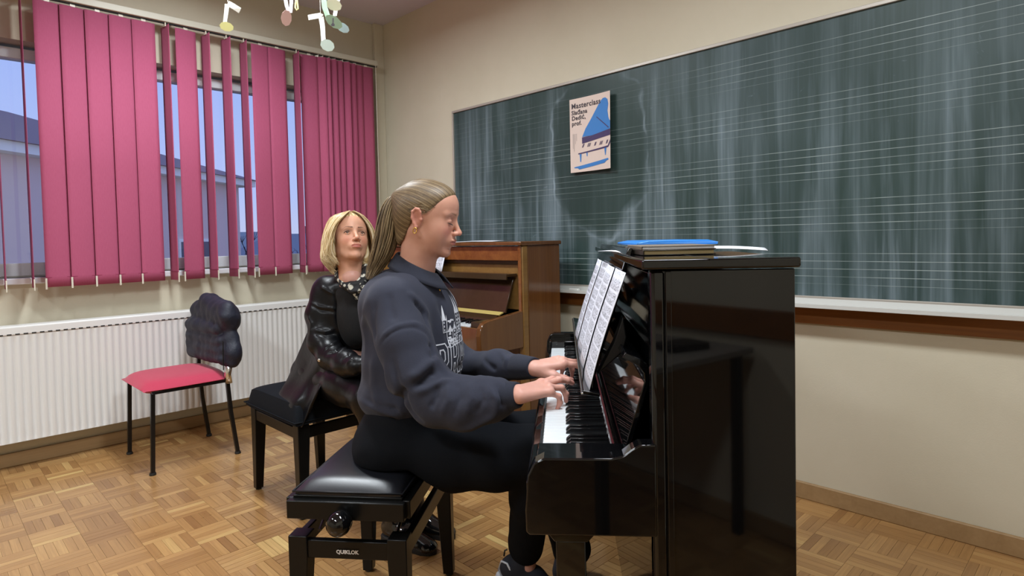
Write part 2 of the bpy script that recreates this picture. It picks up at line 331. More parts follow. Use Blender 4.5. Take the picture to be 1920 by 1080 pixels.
# ================================================================= blackboard
def f_board(g, b):
    v = g.obj(); x, y, z = g.xyz(v)
    base = g.mix(g.noise(v, 1.2, 3), srgb(38, 54, 53), srgb(42, 64, 57))
    s1 = g.noise(g.scale(v, (9, 1, .55)), 1, 4, .62, .5); s2 = g.noise(g.scale(v, (46, 1, .8)), 1, 4, .65, .35); s3 = g.noise(g.scale(v, (150, 1, 1.6)), 1, 2, .6)
    blob = g.noise(g.scale(v, (2.1, 1, 1.1)), 1, 3, .5)
    st = g.m('MULTIPLY', g.step(s1, .42, .72), g.m('ADD', .35, g.m('MULTIPLY', g.step(s2, .35, .7), .65)))
    st = g.m('ADD', st, g.m('MULTIPLY', g.m('MULTIPLY', g.step(s2, .55, .78), g.step(s3, .4, .7)), .35))
    # amount: more towards the bottom, little at the top, wiped clean around the poster
    zf = g.step(z, 1.3, .15); cx = g.m('DIVIDE', g.m('SUBTRACT', x, 1.27), .36); cz = g.m('DIVIDE', g.m('SUBTRACT', z, .78), .5)
    rr = g.m('SQRT', g.m('ADD', g.m('MULTIPLY', cx, cx), g.m('MULTIPLY', cz, cz))); rr = g.m('ADD', rr, g.m('MULTIPLY', g.m('SUBTRACT', g.noise(v, 4, 2), .5), .5))
    clean = g.m('ADD', .12, g.m('MULTIPLY', g.step(rr, .85, 1.0), .88))
    am = g.m('MULTIPLY', g.m('MULTIPLY', g.m('ADD', .38, g.m('MULTIPLY', zf, .62)), g.m('ADD', .55, g.m('MULTIPLY', g.step(blob, .35, .65), .6))), clean)
    haze = g.m('MULTIPLY', g.step(blob, .3, .8), .16)
    arc = g.m('MULTIPLY', g.m('MULTIPLY', g.step(g.m('ABSOLUTE', g.m('SUBTRACT', rr, .97)), .035, .0), g.step(g.noise(v, 6, 3), .45, .7)), .5)
    wisp = g.m('MULTIPLY', g.step(g.noise(g.scale(v, (7, 1, 9)), 1, 5, .7, 2.2), .66, .8), .35)
    tot = g.m('ADD', g.m('ADD', g.m('MULTIPLY', st, am), g.m('MULTIPLY', haze, clean)), g.m('ADD', arc, wisp), clamp=True)
    col = g.mix(tot, base, srgb(142, 158, 168))
    # printed staves: five lines 33 mm apart, repeating every 227 mm
    mm = g.m('MODULO', g.m('ADD', z, .159+.908-.227), .227); fr = g.m('ABSOLUTE', g.m('SUBTRACT', g.m('MODULO', g.m('ADD', mm, .0165), .033), .0165))
    ln = g.m('MULTIPLY', g.step(fr, .0017, .0006), g.m('LESS_THAN', mm, .149)); wear = g.m('MULTIPLY', g.step(g.noise(g.scale(v, (3, 1, 11)), 1, 3, .6), .3, .62), g.step(g.m('SUBTRACT', g.m('ADD', g.noise(g.scale(v, (.9, 1, 1.6)), 1, 2), g.m('MULTIPLY', x, .10)), g.m('MULTIPLY', z, .10)), .42, .66))
    ln = g.m('MULTIPLY', ln, g.m('ADD', .10, g.m('MULTIPLY', wear, .75)))
    col = g.mix(ln, col, srgb(170, 182, 180)); g.put(b.inputs['Base Color'], col)
    g.put(b.inputs['Roughness'], g.m('ADD', .42, g.m('MULTIPLY', tot, .4)))
M_board = mat('chalkboard_green', rough=.5, fn=f_board, spec=.3)
M_bframe = mat('aluminium_trim', srgb(176, 168, 158), .4, .25)
BX0, BX1, BZ0, BZ1 = .93, 4.93, .905, 2.115
bo = thing('chalkboard', 'large green chalkboard with printed music staves and smeared chalk', 'chalkboard', T((BX0, -.03, BZ0)))
MB().box((0.012, .005, .012), (BX1-BX0-.012, .02, BZ1-BZ0-.012)).build('writing_surface', M_board, bo)
L_, Hh = BX1-BX0, BZ1-BZ0
for nm, lo, hi in (('frame_rail', (0, -.006, Hh-.016), (L_, .03, Hh)), ('frame_rail', (0, -.006, 0), (L_, .03, .014)), ('frame_stile', (0, -.006, .014), (.012, .03, Hh-.016)), ('frame_stile', (L_-.012, -.006, .014), (L_, .03, Hh-.016))):
    box(nm, lo, hi, M_bframe, bo, .002)
MB().prism([(.02, -.03), (-.085, -.03), (-.085, -.012), (-.075, -.012), (-.072, -.022), (-.01, -.022), (-.006, .006), (.02, .006)], 0, L_, 'yz').build('chalk_tray', mat('tray_white', srgb(205, 205, 200), .4), bo, .0015)
tag(MB().box((.0, 0, 0), (.07, .016, .016)).build('chalk_stick', mat('chalk', srgb(235, 235, 230), .9), None, .004, M=T((2.03, -.085, .884))), 'short white chalk stick on the tray under the chalkboard', 'chalk')
# ================================================================= poster on the chalkboard (flat print)
PX0, PZ0, PW, PH = 2.032, 1.575, .297, .425
M_pp = mat('poster_paper', srgb(218, 198, 186), .6)
M_pk = mat('poster_ink', srgb(58, 48, 56), .6); M_pb = mat('poster_blue', srgb(56, 122, 190), .6); M_pv = mat('poster_purple', srgb(66, 52, 92), .6)
po = thing('poster', 'pale pink masterclass poster with a blue grand piano taped on the chalkboard', 'poster', T((PX0, -.045, PZ0)))
n = 12; vs = []
for j in range(n+1):
    for i in range(n+1):
        u, v_ = i/n, j/n; vs.append((u*PW, -.004-.016*(u**3)*(1-v_*.4)+.004*math.sin(u*3.1), v_*PH))
def pz(u, v_): return -.0052-.016*((u/PW)**3)*(1-(v_/PH)*.4)+.004*math.sin(u/PW*3.1)
MB().add(vs, [(j*(n+1)+i, j*(n+1)+i+1, (j+1)*(n+1)+i+1, (j+1)*(n+1)+i) for j in range(n) for i in range(n)]).build('paper', M_pp, po, smooth=True)
def flat(name, polys, m_, lift=0, parent=None, f=pz):
    """filled outlines in poster units -> thin print following the paper"""
    bm = bmesh.new()
    for pts in polys:
        vv = [bm.verts.new((p[0], 0, p[1])) for p in pts]; bm.faces.new(vv)
    bmesh.ops.triangulate(bm, faces=bm.faces)
    for _ in range(2):
        ed = [e_ for e_ in bm.edges if e_.calc_length() > .035]
        if ed: bmesh.ops.subdivide_edges(bm, edges=ed, cuts=1)
    for v in bm.verts: v.co.y = f(v.co.x, v.co.z)-lift
    me = D.meshes.new(name); bm.to_mesh(me); bm.free(); me.materials.append(m_); return link(name, me, parent or po)
K = lambda pts: [(x/470*PW*1.0, (1-y/800)*PH) for x, y in pts]       # from sheet sketch units 470 x 800
flat('piano_lid', [K([(140,425),(180,340),(240,255),(310,150),(350,90),(385,60),(415,58),(440,80),(450,130),(440,200),(442,250),(462,300),(470,305),(470,390),(340,410),(250,425)])], M_pb)
flat('piano_case', [K([(138,430),(250,425),(340,410),(470,392),(470,455),(350,468),(138,498)])], M_pv, .0002)
flat('lid_prop', [K([(305,240),(312,236),(455,372),(448,380)])], M_pv, .0004)
flat('keybed', [K([(92,596),(440,560),(470,500),(470,535),(446,578),(92,608)])], M_pv, .0002)
keys = []
for cx in (150, 160, 210, 222, 234, 290, 300, 352, 364, 376, 430, 440): keys.append(K([(cx,502),(cx+7,501),(cx-8,538),(cx-15,539)]))
flat('piano_keys', keys, M_pv, .0002)
flat('piano_legs', [K([(108,608),(130,606),(124,690),(114,692)]), K([(185,600),(200,600),(198,640),(190,640)]), K([(398,582),(424,580),(414,655),(406,656)])], M_pb, .0003)
flat('blue_stroke', [K([(45,742),(440,690),(450,706),(420,716),(400,735),(100,772),(85,756),(45,752)])], M_pb, .0002)
for s, x, y, sz in (('Masterclass', 22, 106, .049), ('Slađana', 22, 172, .040), ('Dedić,', 24, 231, .040), ('prof.', 24, 290, .040)):
    vs, fs = text_polys(s, sz*.86, .0009, 1.08); bm = MB(); X0, Z0 = x/470*PW, (1-y/800)*PH
    tag(bm.add([(X0+v[0], pz(X0+v[0], Z0+v[1])-.0004, Z0+v[1]) for v in vs], fs).build('lettering', M_pk, po), 'printed words '+s.strip(','))
flat('fine_print', [K([(34+dx, 380), (37+dx, 380), (37+dx, 380+h), (34+dx, 380+h)]) for dx, h in ((0, 160), (12, 190), (26, 110), (40, 80))], mat('poster_fine', srgb(150, 140, 140), .6), .0002)
# ================================================================= outside, seen through the window (ground level lies well below)
GZ = -3.2
M_stucco = mat('stucco_mauve', srgb(226, 200, 196), .9); M_roof = mat('roof_tiles', srgb(150, 124, 124), .8); M_eave = mat('eave_white', srgb(245, 240, 235), .7)
M_wdark = mat('outside_window_glass', srgb(58, 66, 92), .15); M_hill = mat('far_hill', srgb(150, 156, 158), 1.0); M_grs = mat('dusk_grass', srgb(96, 100, 80), 1.0); M_bark = mat('bark', srgb(52, 46, 52), .9)
tag(MB().box((-160, -80, GZ-.3), (-.6, 140, GZ)).build('ground', M_grs), kind='structure')
hv = []; hf = []; nh = 40
for i in range(nh+1):
    yy = -60+i*5.5; hh = 7+3.2*math.sin(i*.42)+1.6*math.sin(i*1.1+1)
    hv += [(-150, yy, GZ), (-165, yy, GZ+hh), (-185, yy, GZ)]
hf = [(i*3+k, i*3+k+1, i*3+k+4, i*3+k+3) for i in range(nh) for k in range(2)]
tag(MB().add(hv, hf).build('hills', M_hill, smooth=True), kind='structure')
def W2(px, py, Y): return MC @ atY(px, py, Y)
# neighbouring house, its right corner seen between the slats
pA = W2(449, 400, 16); hb = thing('house', 'mauve rendered neighbour house with overhanging white eaves outside the left window gap', 'house', T((pA.x, pA.y, GZ))@Rz(math.radians(38)))
HZ = W2(449, 350, 16).z-GZ
MB().box((-7, -9, 0), (0, 0, HZ)).build('house_wall', M_stucco, hb)
MB().box((-7.5, -9.5, HZ), (.3, .3, HZ+.16)).build('eave', M_eave, hb)
MB().add([(-7.6,-9.6,HZ+.16),(.38,-9.6,HZ+.16),(.38,.38,HZ+.16),(-7.6,.38,HZ+.16),(-3.5,-6,HZ+1.5),(-3.5,-3,HZ+1.5)], [(0,1,4),(1,2,5,4),(2,3,5),(3,0,4,5),(0,3,2,1)]).build('roof', M_roof, hb)
for zz in (1.2, 3.3):
    for yy in (-1.9, -4.6, -7.2):
        wf = MB().box((-.02, yy-.55, zz), (.04, yy+.55, zz+1.25)).build('window', M_eave, hb)
        for a in (0, 1):
            for c in (0, 1): MB().box((.03, yy-.49+a*.52, zz+.06+c*.58), (.05, yy-.03+a*.52, zz+.58+c*.60)).build('pane', M_wdark, wf)
for xx in (-1.6, -4.2):
    for zz in (1.2, 3.3):
        wf = MB().box((xx-.5, -.02, zz), (xx+.5, .04, zz+1.25)).build('window', M_eave, hb); MB().box((xx-.44, .03, zz+.06), (xx+.44, .05, zz+1.19)).build('pane', M_wdark, wf)
pB = W2(566, 440, 40); h2 = thing('house', 'distant dark blue roofed house outside the right window gap', 'house', T((pB.x, pB.y, GZ))@Rz(math.radians(20)))
MB().box((-4, -5, 0), (4, 5, 2.6)).build('house_wall', M_eave, h2)
MB().add([(-4.4,-5.6,2.5),(4.4,-5.6,2.5),(4.4,5.6,2.5),(-4.4,5.6,2.5),(0,-2.5,5.0),(0,2.5,5.0)], [(0,1,4),(1,2,5,4),(2,3,5),(3,0,4,5),(0,3,2,1)]).build('roof', mat('blue_roof', srgb(136, 140, 150), .8), h2)
box('chimney', (-.4, .4, 4.2), (.3, 1.1, 5.5), M_roof, h2, .02)
for yy in (-3, 0, 3): MB().box((3.98, yy-.5, .9), (4.04, yy+.5, 1.9)).build('window', M_wdark, h2)
def bare_tree(x, y, h, label, seed):
    R_ = random.Random(seed); m_ = MB()
    t = thing('tree', label, 'tree', T((x, y, GZ)), 'bare trees outside')
    MB().tube([(0, 0, 0), (.05, 0, h*.3), (0, .05, h*.55)], [.13, .1, .07], 7).build('trunk', M_bark, t, smooth=True)
    def br(p, d, l, r, k):
        q = p+d*l; m_.tube([p, (p+q)/2+Vector((R_.uniform(-.05, .05), R_.uniform(-.05, .05), .02))*l, q], [r, r*.8, r*.55], 5, cap=False)
        if k:
            for _ in range(3): d2 = (d+Vector((R_.uniform(-.8, .8), R_.uniform(-.8, .8), R_.uniform(-.1, .6)))).normalized(); br(q, d2, l*R_.uniform(.55, .8), r*.55, k-1)
    for k in range(5): br(Vector((0, 0, h*(.3+.06*k))), Vector((R_.uniform(-.7, .7), R_.uniform(-.7, .7), .8)).normalized(), h*.22, .05, 3)
    m_.build('branches', M_bark, t)
for i, (px, Y, hh, lb) in enumerate(((462, 22, 4.6, 'small bare tree outside beside the mauve neighbour house'), (553, 20, 4.0, 'bare tree outside left of the distant blue roof'), (572, 24, 4.2, 'bare tree outside in front of the distant blue roof'))):
    q = W2(px, 470, Y); bare_tree(q.x, q.y, hh, lb, i)
# ================================================================= black upright piano
O_bp = Vector((.2455, 1.09, 0)); MBP = MC @ T(O_bp) @ Rz(math.radians(-4.7)); BPL = 1.50; BD = .25; LT = 1.157
pn = thing('upright_piano', 'glossy black upright piano with keys exposed, played by the girl', 'piano', MBP)
def bp(nm, lo, hi, m=M_black, bv=.002, par=pn): return box(nm, lo, hi, m, par, bv)
for y0, y1 in ((0, .04), (BPL-.04, BPL)):
    bp('side_panel', (.018, y0+.002, .0), (BD, y1-.002, LT-.020)); 
    bp('corner_post', (0, y0, 0), (.028, y1, LT-.018), bv=.008)
    bp('side_stile', (.026, y0-.004 if y0 == 0 else y1-.002, .0), (.036, y0+.002 if y0 == 0 else y1+.004, LT-.022), bv=.001)
lid = bp('lid', (-.016, -.012, LT-.018), (BD+.006, BPL+.012, LT), bv=.004)
box('lid_hinge_line', (.10, -.0146, LT-.0005), (.102, BPL+.0146, LT+.0004), M_dark, lid, 0)
bp('upper_panel', (.012, .04, .78), (.03, BPL-.04, LT-.03)); bp('lower_panel', (.03, .04, .02), (.045, BPL-.04, .66)); bp('bottom_rail', (.034, .04, .0), (.05, BPL-.04, .02), bv=.002)
box('back_frame', (BD-.03, .05, .05), (BD-.002, BPL-.05, LT-.04), mat('soundboard_frame', srgb(150, 110, 62), .6), pn, .004)
bp('keybed', (-.205, .035, .655), (.02, BPL-.035, .70)); bp('key_slip', (-.232, .035, .655), (-.208, BPL-.035, .742), bv=.006)
# arms: near and far, with the scroll where they meet the post
arm = [(-.231, .660), (-.232, .70), (-.226, .765), (-.215, .788), (-.196, .798), (-.075, .798), (-.052, .803), (-.038, .814), (-.024, .823), (.006, .824), (.006, .655), (-.225, .655)]
for y0, y1 in ((-.002, .036), (BPL-.036, BPL+.002)): MB().prism(arm[::-1], y0, y1, 'xz').build('key_arm', M_black, pn, .003)
for y0, y1 in ((.036, .142), (1.372, BPL-.036)): bp('key_block', (-.214, y0, .70), (-.03, y1, .779), bv=.004)
for y in (.02, BPL-.075):
    MB().prism([(-.196, .655), (-.1, .655), (-.118, .635), (-.18, .635)][::-1], y-.005, y+.06, 'xz').build('leg_capital', M_black, pn, .002)
    lg = MB().prism([(-.178, .635), (-.122, .635), (-.118, .07), (-.172, .07)][::-1], y, y+.055, 'xz').build('leg', M_black, pn, .003)
    MB().prism([(-.2, .03), (.05, .03), (.05, .07), (-.1, .075), (-.19, .06)], y-.003, y+.058, 'xz').build('toe', M_black, pn, .005)
    for x in (-.17, .1): MB().lathe([(.018, -.012), (.02, 0), (.018, .012)], n=16, M=T((x, y+.028, .02))@Rx(PI/2)).build('caster', M_brass, pn, smooth=2)
for k, y in enumerate((.70, .75, .80)):
    MB().prism([(-.10, .05), (-.085, .045), (.03, .062), (.03, .068), (-.085, .055)], y-.016, y+.016, 'xz').build('pedal', M_brass, pn, .002)
# keys
KZ = .752; kw = 1.225/52; KY1 = 1.370
def mk_white():
    me = MB().prism([(-.206, KZ-.02), (-.2035, KZ-.022), (-.03, KZ-.022), (-.03, KZ), (-.2045, KZ), (-.206, KZ-.002)][::-1], -kw/2+.0006, kw/2-.0006, 'xz').build('tmp', M_ivory, None, .0008, 1); m = me.data; D.objects.remove(me); return m
def mk_black():
    a, b, c_ = -.156, -.0625, .0125
    vs = []
    for x, z, hw in ((a, KZ-.004, .0058), (a+.002, KZ+.004, .0055), (a+.011, KZ+c_, .0044), (b, KZ+c_, .0044), (b, KZ-.004, .0058)):
        vs += [(x, -hw, z), (x, hw, z)]
    fs = [(0,1,3,2), (2,3,5,4), (4,5,7,6), (6,7,9,8), (0,2,4,6,8), (9,7,5,3,1), (0,8,9,1)]
    o = MB().add(vs, fs).build('tmp', M_ebony, None, .0008, 1, ang=20); m = o.data; D.objects.remove(o); return m
WK, BK = mk_white(), mk_black()
def keyboard(parent, y1, sgn=-1, M=None):
    base = box('key_frame', (-.2, min(y1, y1+sgn*1.225), KZ-.05), (-.03, max(y1, y1+sgn*1.225), KZ-.024), M_dark, parent, 0, M=M)
    for i in range(52):
        o = link('white_key', WK, base); o.location = (0, y1+sgn*(i+.5)*kw, 0)
        if i % 7 in (0, 2, 3, 5, 6) and i < 51: o = link('black_key', BK, base); o.location = (0, y1+sgn*(i+1)*kw, 0)
    return base
keyboard(pn, KY1)
box('felt_strip', (-.0575, .145, KZ+.001), (-.0535, 1.37, KZ+.0128), M_felt, pn, .0015)
box('fallboard_rail', (-.05, .12, KZ-.02), (-.02, BPL-.12, KZ+.008), M_black, pn, .002)
# open fallboard leaning back, with its folded nose
MB().prism([(-.045, .765), (-.036, .762), (.010, .915), (.008, .945), (-.004, .958), (-.036, .972), (-.042, .962), (-.012, .945), (-.001, .93), (0, .915)], .10, BPL-.10, 'xz').build('fallboard', M_black, pn, .002)
# music desk standing on the fallboard nose
a_ = Vector((-.098, .0, .878)); b_ = Vector((-.006, .0, 1.174)); d_ = (b_-a_).normalized(); n_ = Vector((d_.z, 0, -d_.x))
q = [a_, b_, b_+n_*.012, a_+n_*.012]
MB().prism([(v.x, v.z) for v in q][::-1], .30, 1.25, 'xz').build('music_desk', M_black, pn, .003)
MB().prism([(a_.x-.022, .872), (a_.x+.014, .866), (a_.x+.016, .874), (a_.x-.020, .881)], .165, 1.33, 'xz').build('desk_ledge', M_black, pn, .002)
box('desk_ledge_trim', (a_.x-.024, .163, .8725), (a_.x-.019, 1.332, .8765), M_chrome, pn, .001)
for y in (.20, 1.24): MB().prism([(-.086, .905), (-.03, .955), (-.022, .985), (-.03, 1.03), (-.05, .975)][::-1], y, y+.035, 'xz').build('desk_bracket', M_steel, pn, .003)
# sheet music: four A4 sheets side by side, slightly fanned
def f_sheet(g, b):
    v = g.obj(); x, y, z = g.xyz(v)          # x across the page 0..0.21, y up 0..0.297
    row = .0315; yy = g.m('ADD', y, .002); m_ = g.m('MODULO', yy, row); ln = g.m('ABSOLUTE', g.m('SUBTRACT', g.m('MODULO', m_, .0021), .00105))
    inx = g.m('MULTIPLY', g.m('GREATER_THAN', x, .014), g.m('LESS_THAN', x, .196)); iny = g.m('MULTIPLY', g.m('GREATER_THAN', y, .02), g.m('LESS_THAN', y, .262))
    stf = g.m('MULTIPLY', g.step(ln, .0006, .0002), g.m('LESS_THAN', m_, .0105)); s2 = g.m('MULTIPLY', g.m('GREATER_THAN', m_, .0145), g.m('LESS_THAN', m_, .025)); stf = g.m('ADD', stf, g.m('MULTIPLY', g.step(ln, .0006, .0002), s2), clamp=True)
    band = g.m('LESS_THAN', m_, .027)
    nt_ = g.node('ShaderNodeTexNoise'); mp = g.scale(v, (330, 210, 1)); g.l.new(mp, nt_.inputs['Vector']); nt_.inputs['Scale'].default_value = 1; nt_.inputs['Detail'].default_value = 1
    notes = g.m('MULTIPLY', g.step(nt_.outputs[0], .57, .62), band)
    n2 = g.noise(g.scale(v, (420, 60, 1)), 1, 0); stems = g.m('MULTIPLY', g.step(n2, .64, .67), band)
    beam = g.m('MULTIPLY', g.step(g.noise(g.scale(v, (60, 520, 1)), 1, 0), .66, .69), band)
    ink = g.m('MULTIPLY', g.m('MULTIPLY', g.m('MAXIMUM', g.m('MAXIMUM', g.m('MULTIPLY', stf, .45), notes), g.m('MULTIPLY', g.m('MAXIMUM', stems, beam), .85)), inx), iny)
    g.put(b.inputs['Base Color'], g.mix(g.m('MULTIPLY', ink, .85), srgb(226, 228, 240), srgb(40, 42, 52)))
M_sheet = mat('printed_music_sheet', rough=.6, fn=f_sheet); M_paper = mat('white_paper', srgb(228, 230, 238), .6)
def page(nm, M, m_=M_sheet, w_=.21, h_=.297, bend=.004, parent=None, n=8):
    vs = []; 
    for j in range(n+1):
        for i in range(n+1): u, v_ = i/n, j/n; vs.append((u*w_, v_*h_, bend*math.sin(u*PI)+bend*.6*math.sin(v_*PI*1.3)))
    o = MB().add(vs, [(j*(n+1)+i, j*(n+1)+i+1, (j+1)*(n+1)+i+1, (j+1)*(n+1)+i) for j in range(n) for i in range(n)]).build(nm, m_, parent, smooth=True, M=M)
    s = o.modifiers.new('t', 'SOLIDIFY'); s.thickness = .0006; return o
sm = thing('sheet_music', 'row of four printed music sheets leaning on the black piano desk', 'sheet music', MBP @ T((a_.x-.004, .18, .882)))
ux = Vector((0, 1, 0)); Mp = Matrix(((0, d_.x, -n_.x, 0), (1, 0, 0, 0), (0, d_.z, -n_.z, 0), (0, 0, 0, 1)))
# local page axes: x along the piano (away from camera is low notes), seen by the player from the left -> mirror so text reads from her side
Mp = Matrix(((0, d_.x, n_.x*-1, 0), (-1, 0, 0, 0), (0, d_.z, n_.z*-1, 0), (0, 0, 0, 1)))
for k in range(4):
    y_ = .21*(k+1)-.0015*k; tw = (.010, -.008, .012, -.006)[k]
    page('sheet', T((-.006-.002*k, y_-.002, -.010+.0005*k)) @ Rz(tw) @ Mp, parent=sm, bend=.005, h_=.264)
# things on the lid
def on_lid(x, y, z, rz=0): return MBP @ T((x, y, LT+z)) @ Rz(math.radians(rz))
ls = page('loose_sheet', on_lid(-.01, .42, .0015, 8), M_paper, .21, .297, .003); tag(ls, 'white sheet under the blue folder at the front edge of the black piano lid', 'paper')
for k, (x, y, r, z, lb) in enumerate(((.10, .36, -14, .0035, 'white sheet sticking out to the right of the blue folder on the black piano'), (.06, .62, 10, .006, 'white sheet behind the blue folder on the black piano'))):
    tag(page('loose_sheet', on_lid(x, y, z, r), M_paper, .21, .297, .006), lb, 'paper')
def book(nm, label, M, w_, h_, t_, cov, pg=M_paper, ring=False):
    o = thing(nm, label, 'notebook', M); MB().box((0, 0, 0), (w_, h_, .0016)).build('cover', cov, o, .0006, 1); MB().box((0, 0, t_-.0016), (w_, h_, t_)).build('cover', cov, o, .0006, 1)
    MB().box((.002, .003, .0016), (w_-.003, h_-.003, t_-.0016)).build('pages', pg, o); MB().box((-.0015, 0, 0), (.0006, h_, t_)).build('spine', cov, o, .0008, 1); return o
M_nb1 = mat('taupe_cover', srgb(120, 108, 96), .4); M_nb2 = mat('dark_cover', srgb(52, 46, 40), .35); M_fold = mat('blue_plastic_folder', srgb(38, 128, 214), .3)
book('notebook', 'dark notebook lying lowest on the black piano lid', on_lid(.015, .20, .001, 3), .150, .235, .011, M_nb2, mat('aged_pages', srgb(158, 140, 100), .7))
book('notebook', 'taupe notebook on top of the dark notebook', on_lid(.012, .205, .0122, 1), .154, .23, .008, M_nb1)
fo = thing('folder', 'bright blue plastic folder lying on the papers on the black piano', 'folder', on_lid(.034, .47, .0175, 4))
MB().prism([(0, 0), (.205, 0), (.205, .006), (.18, .0115), (.03, .0115), (0, .006)], 0, .31, 'xz').build('folder_body', M_fold, fo, .002); MB().box((.0, -.0008, .0052), (.205, .01, .0062)).build('flap_edge', mat('blue_edge', srgb(120, 180, 235), .3), fo)
# ================================================================= brown upright piano against the chalkboard wall
BW = 1.46; BXR = 2.02; MBR = T((BXR, -.46, 0)) @ Rz(-PI/2)   # local x = back (towards wall), local y = along the piano away... built in own axes
MBR = Matrix(((0, -1, 0, BXR), (1, 0, 0, -.46), (0, 0, 1, 0), (0, 0, 0, 1)))   # local x -> +y room (depth), local y -> -x room (length)
br = thing('upright_piano', 'brown walnut upright piano standing under the chalkboard', 'piano', MBR)
def bb(nm, lo, hi, m=M_brownp, bv=.003): return box(nm, lo, hi, m, br, bv)
BT = 1.182; BBD = .31
for y0, y1 in ((0, .035), (BW-.035, BW)):
    bb('side_panel', (.045, y0, 0), (BBD, y1, BT-.022)); bb('side_stile', (.0, y0-.002, 0), (.043, y1+.002, BT-.022), M_browng, .006); 
    bb('front_bead', (-.008, y0+.004, .77), (.0, y1-.008, BT-.024), M_brownf, .003)
bb('lid', (-.02, -.012, BT-.022), (BBD+.006, BW+.012, BT), M_brownp, .005)
bb('fascia_panel', (.004, .035, 1.075), (.02, BW-.035, BT-.025), M_brownf); bb('recess_shadow_rail', (.018, .035, 1.055), (.034, BW-.035, 1.078), M_brownd); bb('upper_panel', (.034, .035, .80), (.05, BW-.035, 1.06), M_browng)
bb('music_shelf', (-.05, .07, .988), (.03, BW-.07, 1.004), M_brownd, .003); bb('shelf_nose', (-.056, .07, .972), (-.046, BW-.07, 1.006), M_brownd, .003)
MB().prism([(-.052, .79), (-.04, .785), (.03, .975), (.018, .98)], .09, BW-.09, 'xz').build('fallboard', M_brownd, br, .003)
MB().prism([(-.090, .782), (-.086, .776), (-.052, .788), (-.054, .795)], .10, BW-.10, 'xz').build('brass_hinge_rail', M_brass, br, .001)
MB().prism([(-.135, .748), (-.112, .748), (-.088, .776), (-.094, .782), (-.128, .762)], .10, BW-.10, 'xz').build('name_rail', M_brownd, br, .001)
bb('keybed', (-.29, .03, .64), (.02, BW-.03, .70), M_brownd); bb('key_slip', (-.305, .03, .62), (-.288, BW-.03, .738), M_brownp, .004); bb('lower_panel', (.0, .035, .1), (.02, BW-.035, .64), M_brownp); bb('bottom_rail', (-.01, .035, .01), (.03, BW-.035, .1), M_brownd)
for y0, y1 in ((-.0, .035), (BW-.035, BW)): 
    MB().prism([(-.315, .62), (-.32, .70), (-.312, .74), (-.29, .765), (-.26, .774), (-.02, .80), (.0, .802), (.0, .60), (-.3, .60)][::-1], y0, y1, 'xz').build('key_arm', M_brownp, br, .006)
for y0, y1 in ((.035, .11), (1.345, BW-.035)): bb('key_block', (-.285, y0, .70), (-.05, y1, .765), M_brownd)
for y in (.0, BW-.06):
    MB().prism([(-.27, .62), (-.21, .62), (-.2, .05), (-.25, .05)][::-1], y, y+.055, 'xz').build('leg', M_brownp, br, .004); MB().prism([(-.28, .0), (.0, .0), (.0, .06), (-.27, .05)], y-.002, y+.057, 'xz').build('toe', M_brownp, br, .005)
keyboard(br, 1.34, -1, M=T((-.08, 0, -.008)))
for y in (.68, .76): MB().prism([(-.10, .05), (-.085, .045), (.03, .062), (.03, .068), (-.085, .055)], y-.016, y+.016, 'xz').build('pedal', M_brass, br, .002)
bb('back_frame', (BBD-.02, .04, .03), (BBD+.0, BW-.04, BT-.03), M_brownd)
bb('lock_plate', (.0025, 1.02, 1.12), (.0045, 1.12, 1.145), M_browng, .001)
# papers at the brown piano
tag(page('loose_sheet', MBR @ T((.06, .30, BT+.002)) @ Rz(.1), M_paper, .21, .40, .004), 'white sheet lying on the lid of the brown piano', 'paper')
pm = Vector((.0, 0, 0)); tl = math.radians(68)
q = MC @ atY(815, 522, 3.2)
stand = Matrix.Translation(MBR @ Vector((-.045, .86, 1.006))) @ Rz(0) @ Rx(math.radians(72))
tag(page('sheet_music', stand, M_sheet, .21, .297, .004), 'white music sheet standing on the brown piano shelf behind the girl\'s chin', 'sheet music')
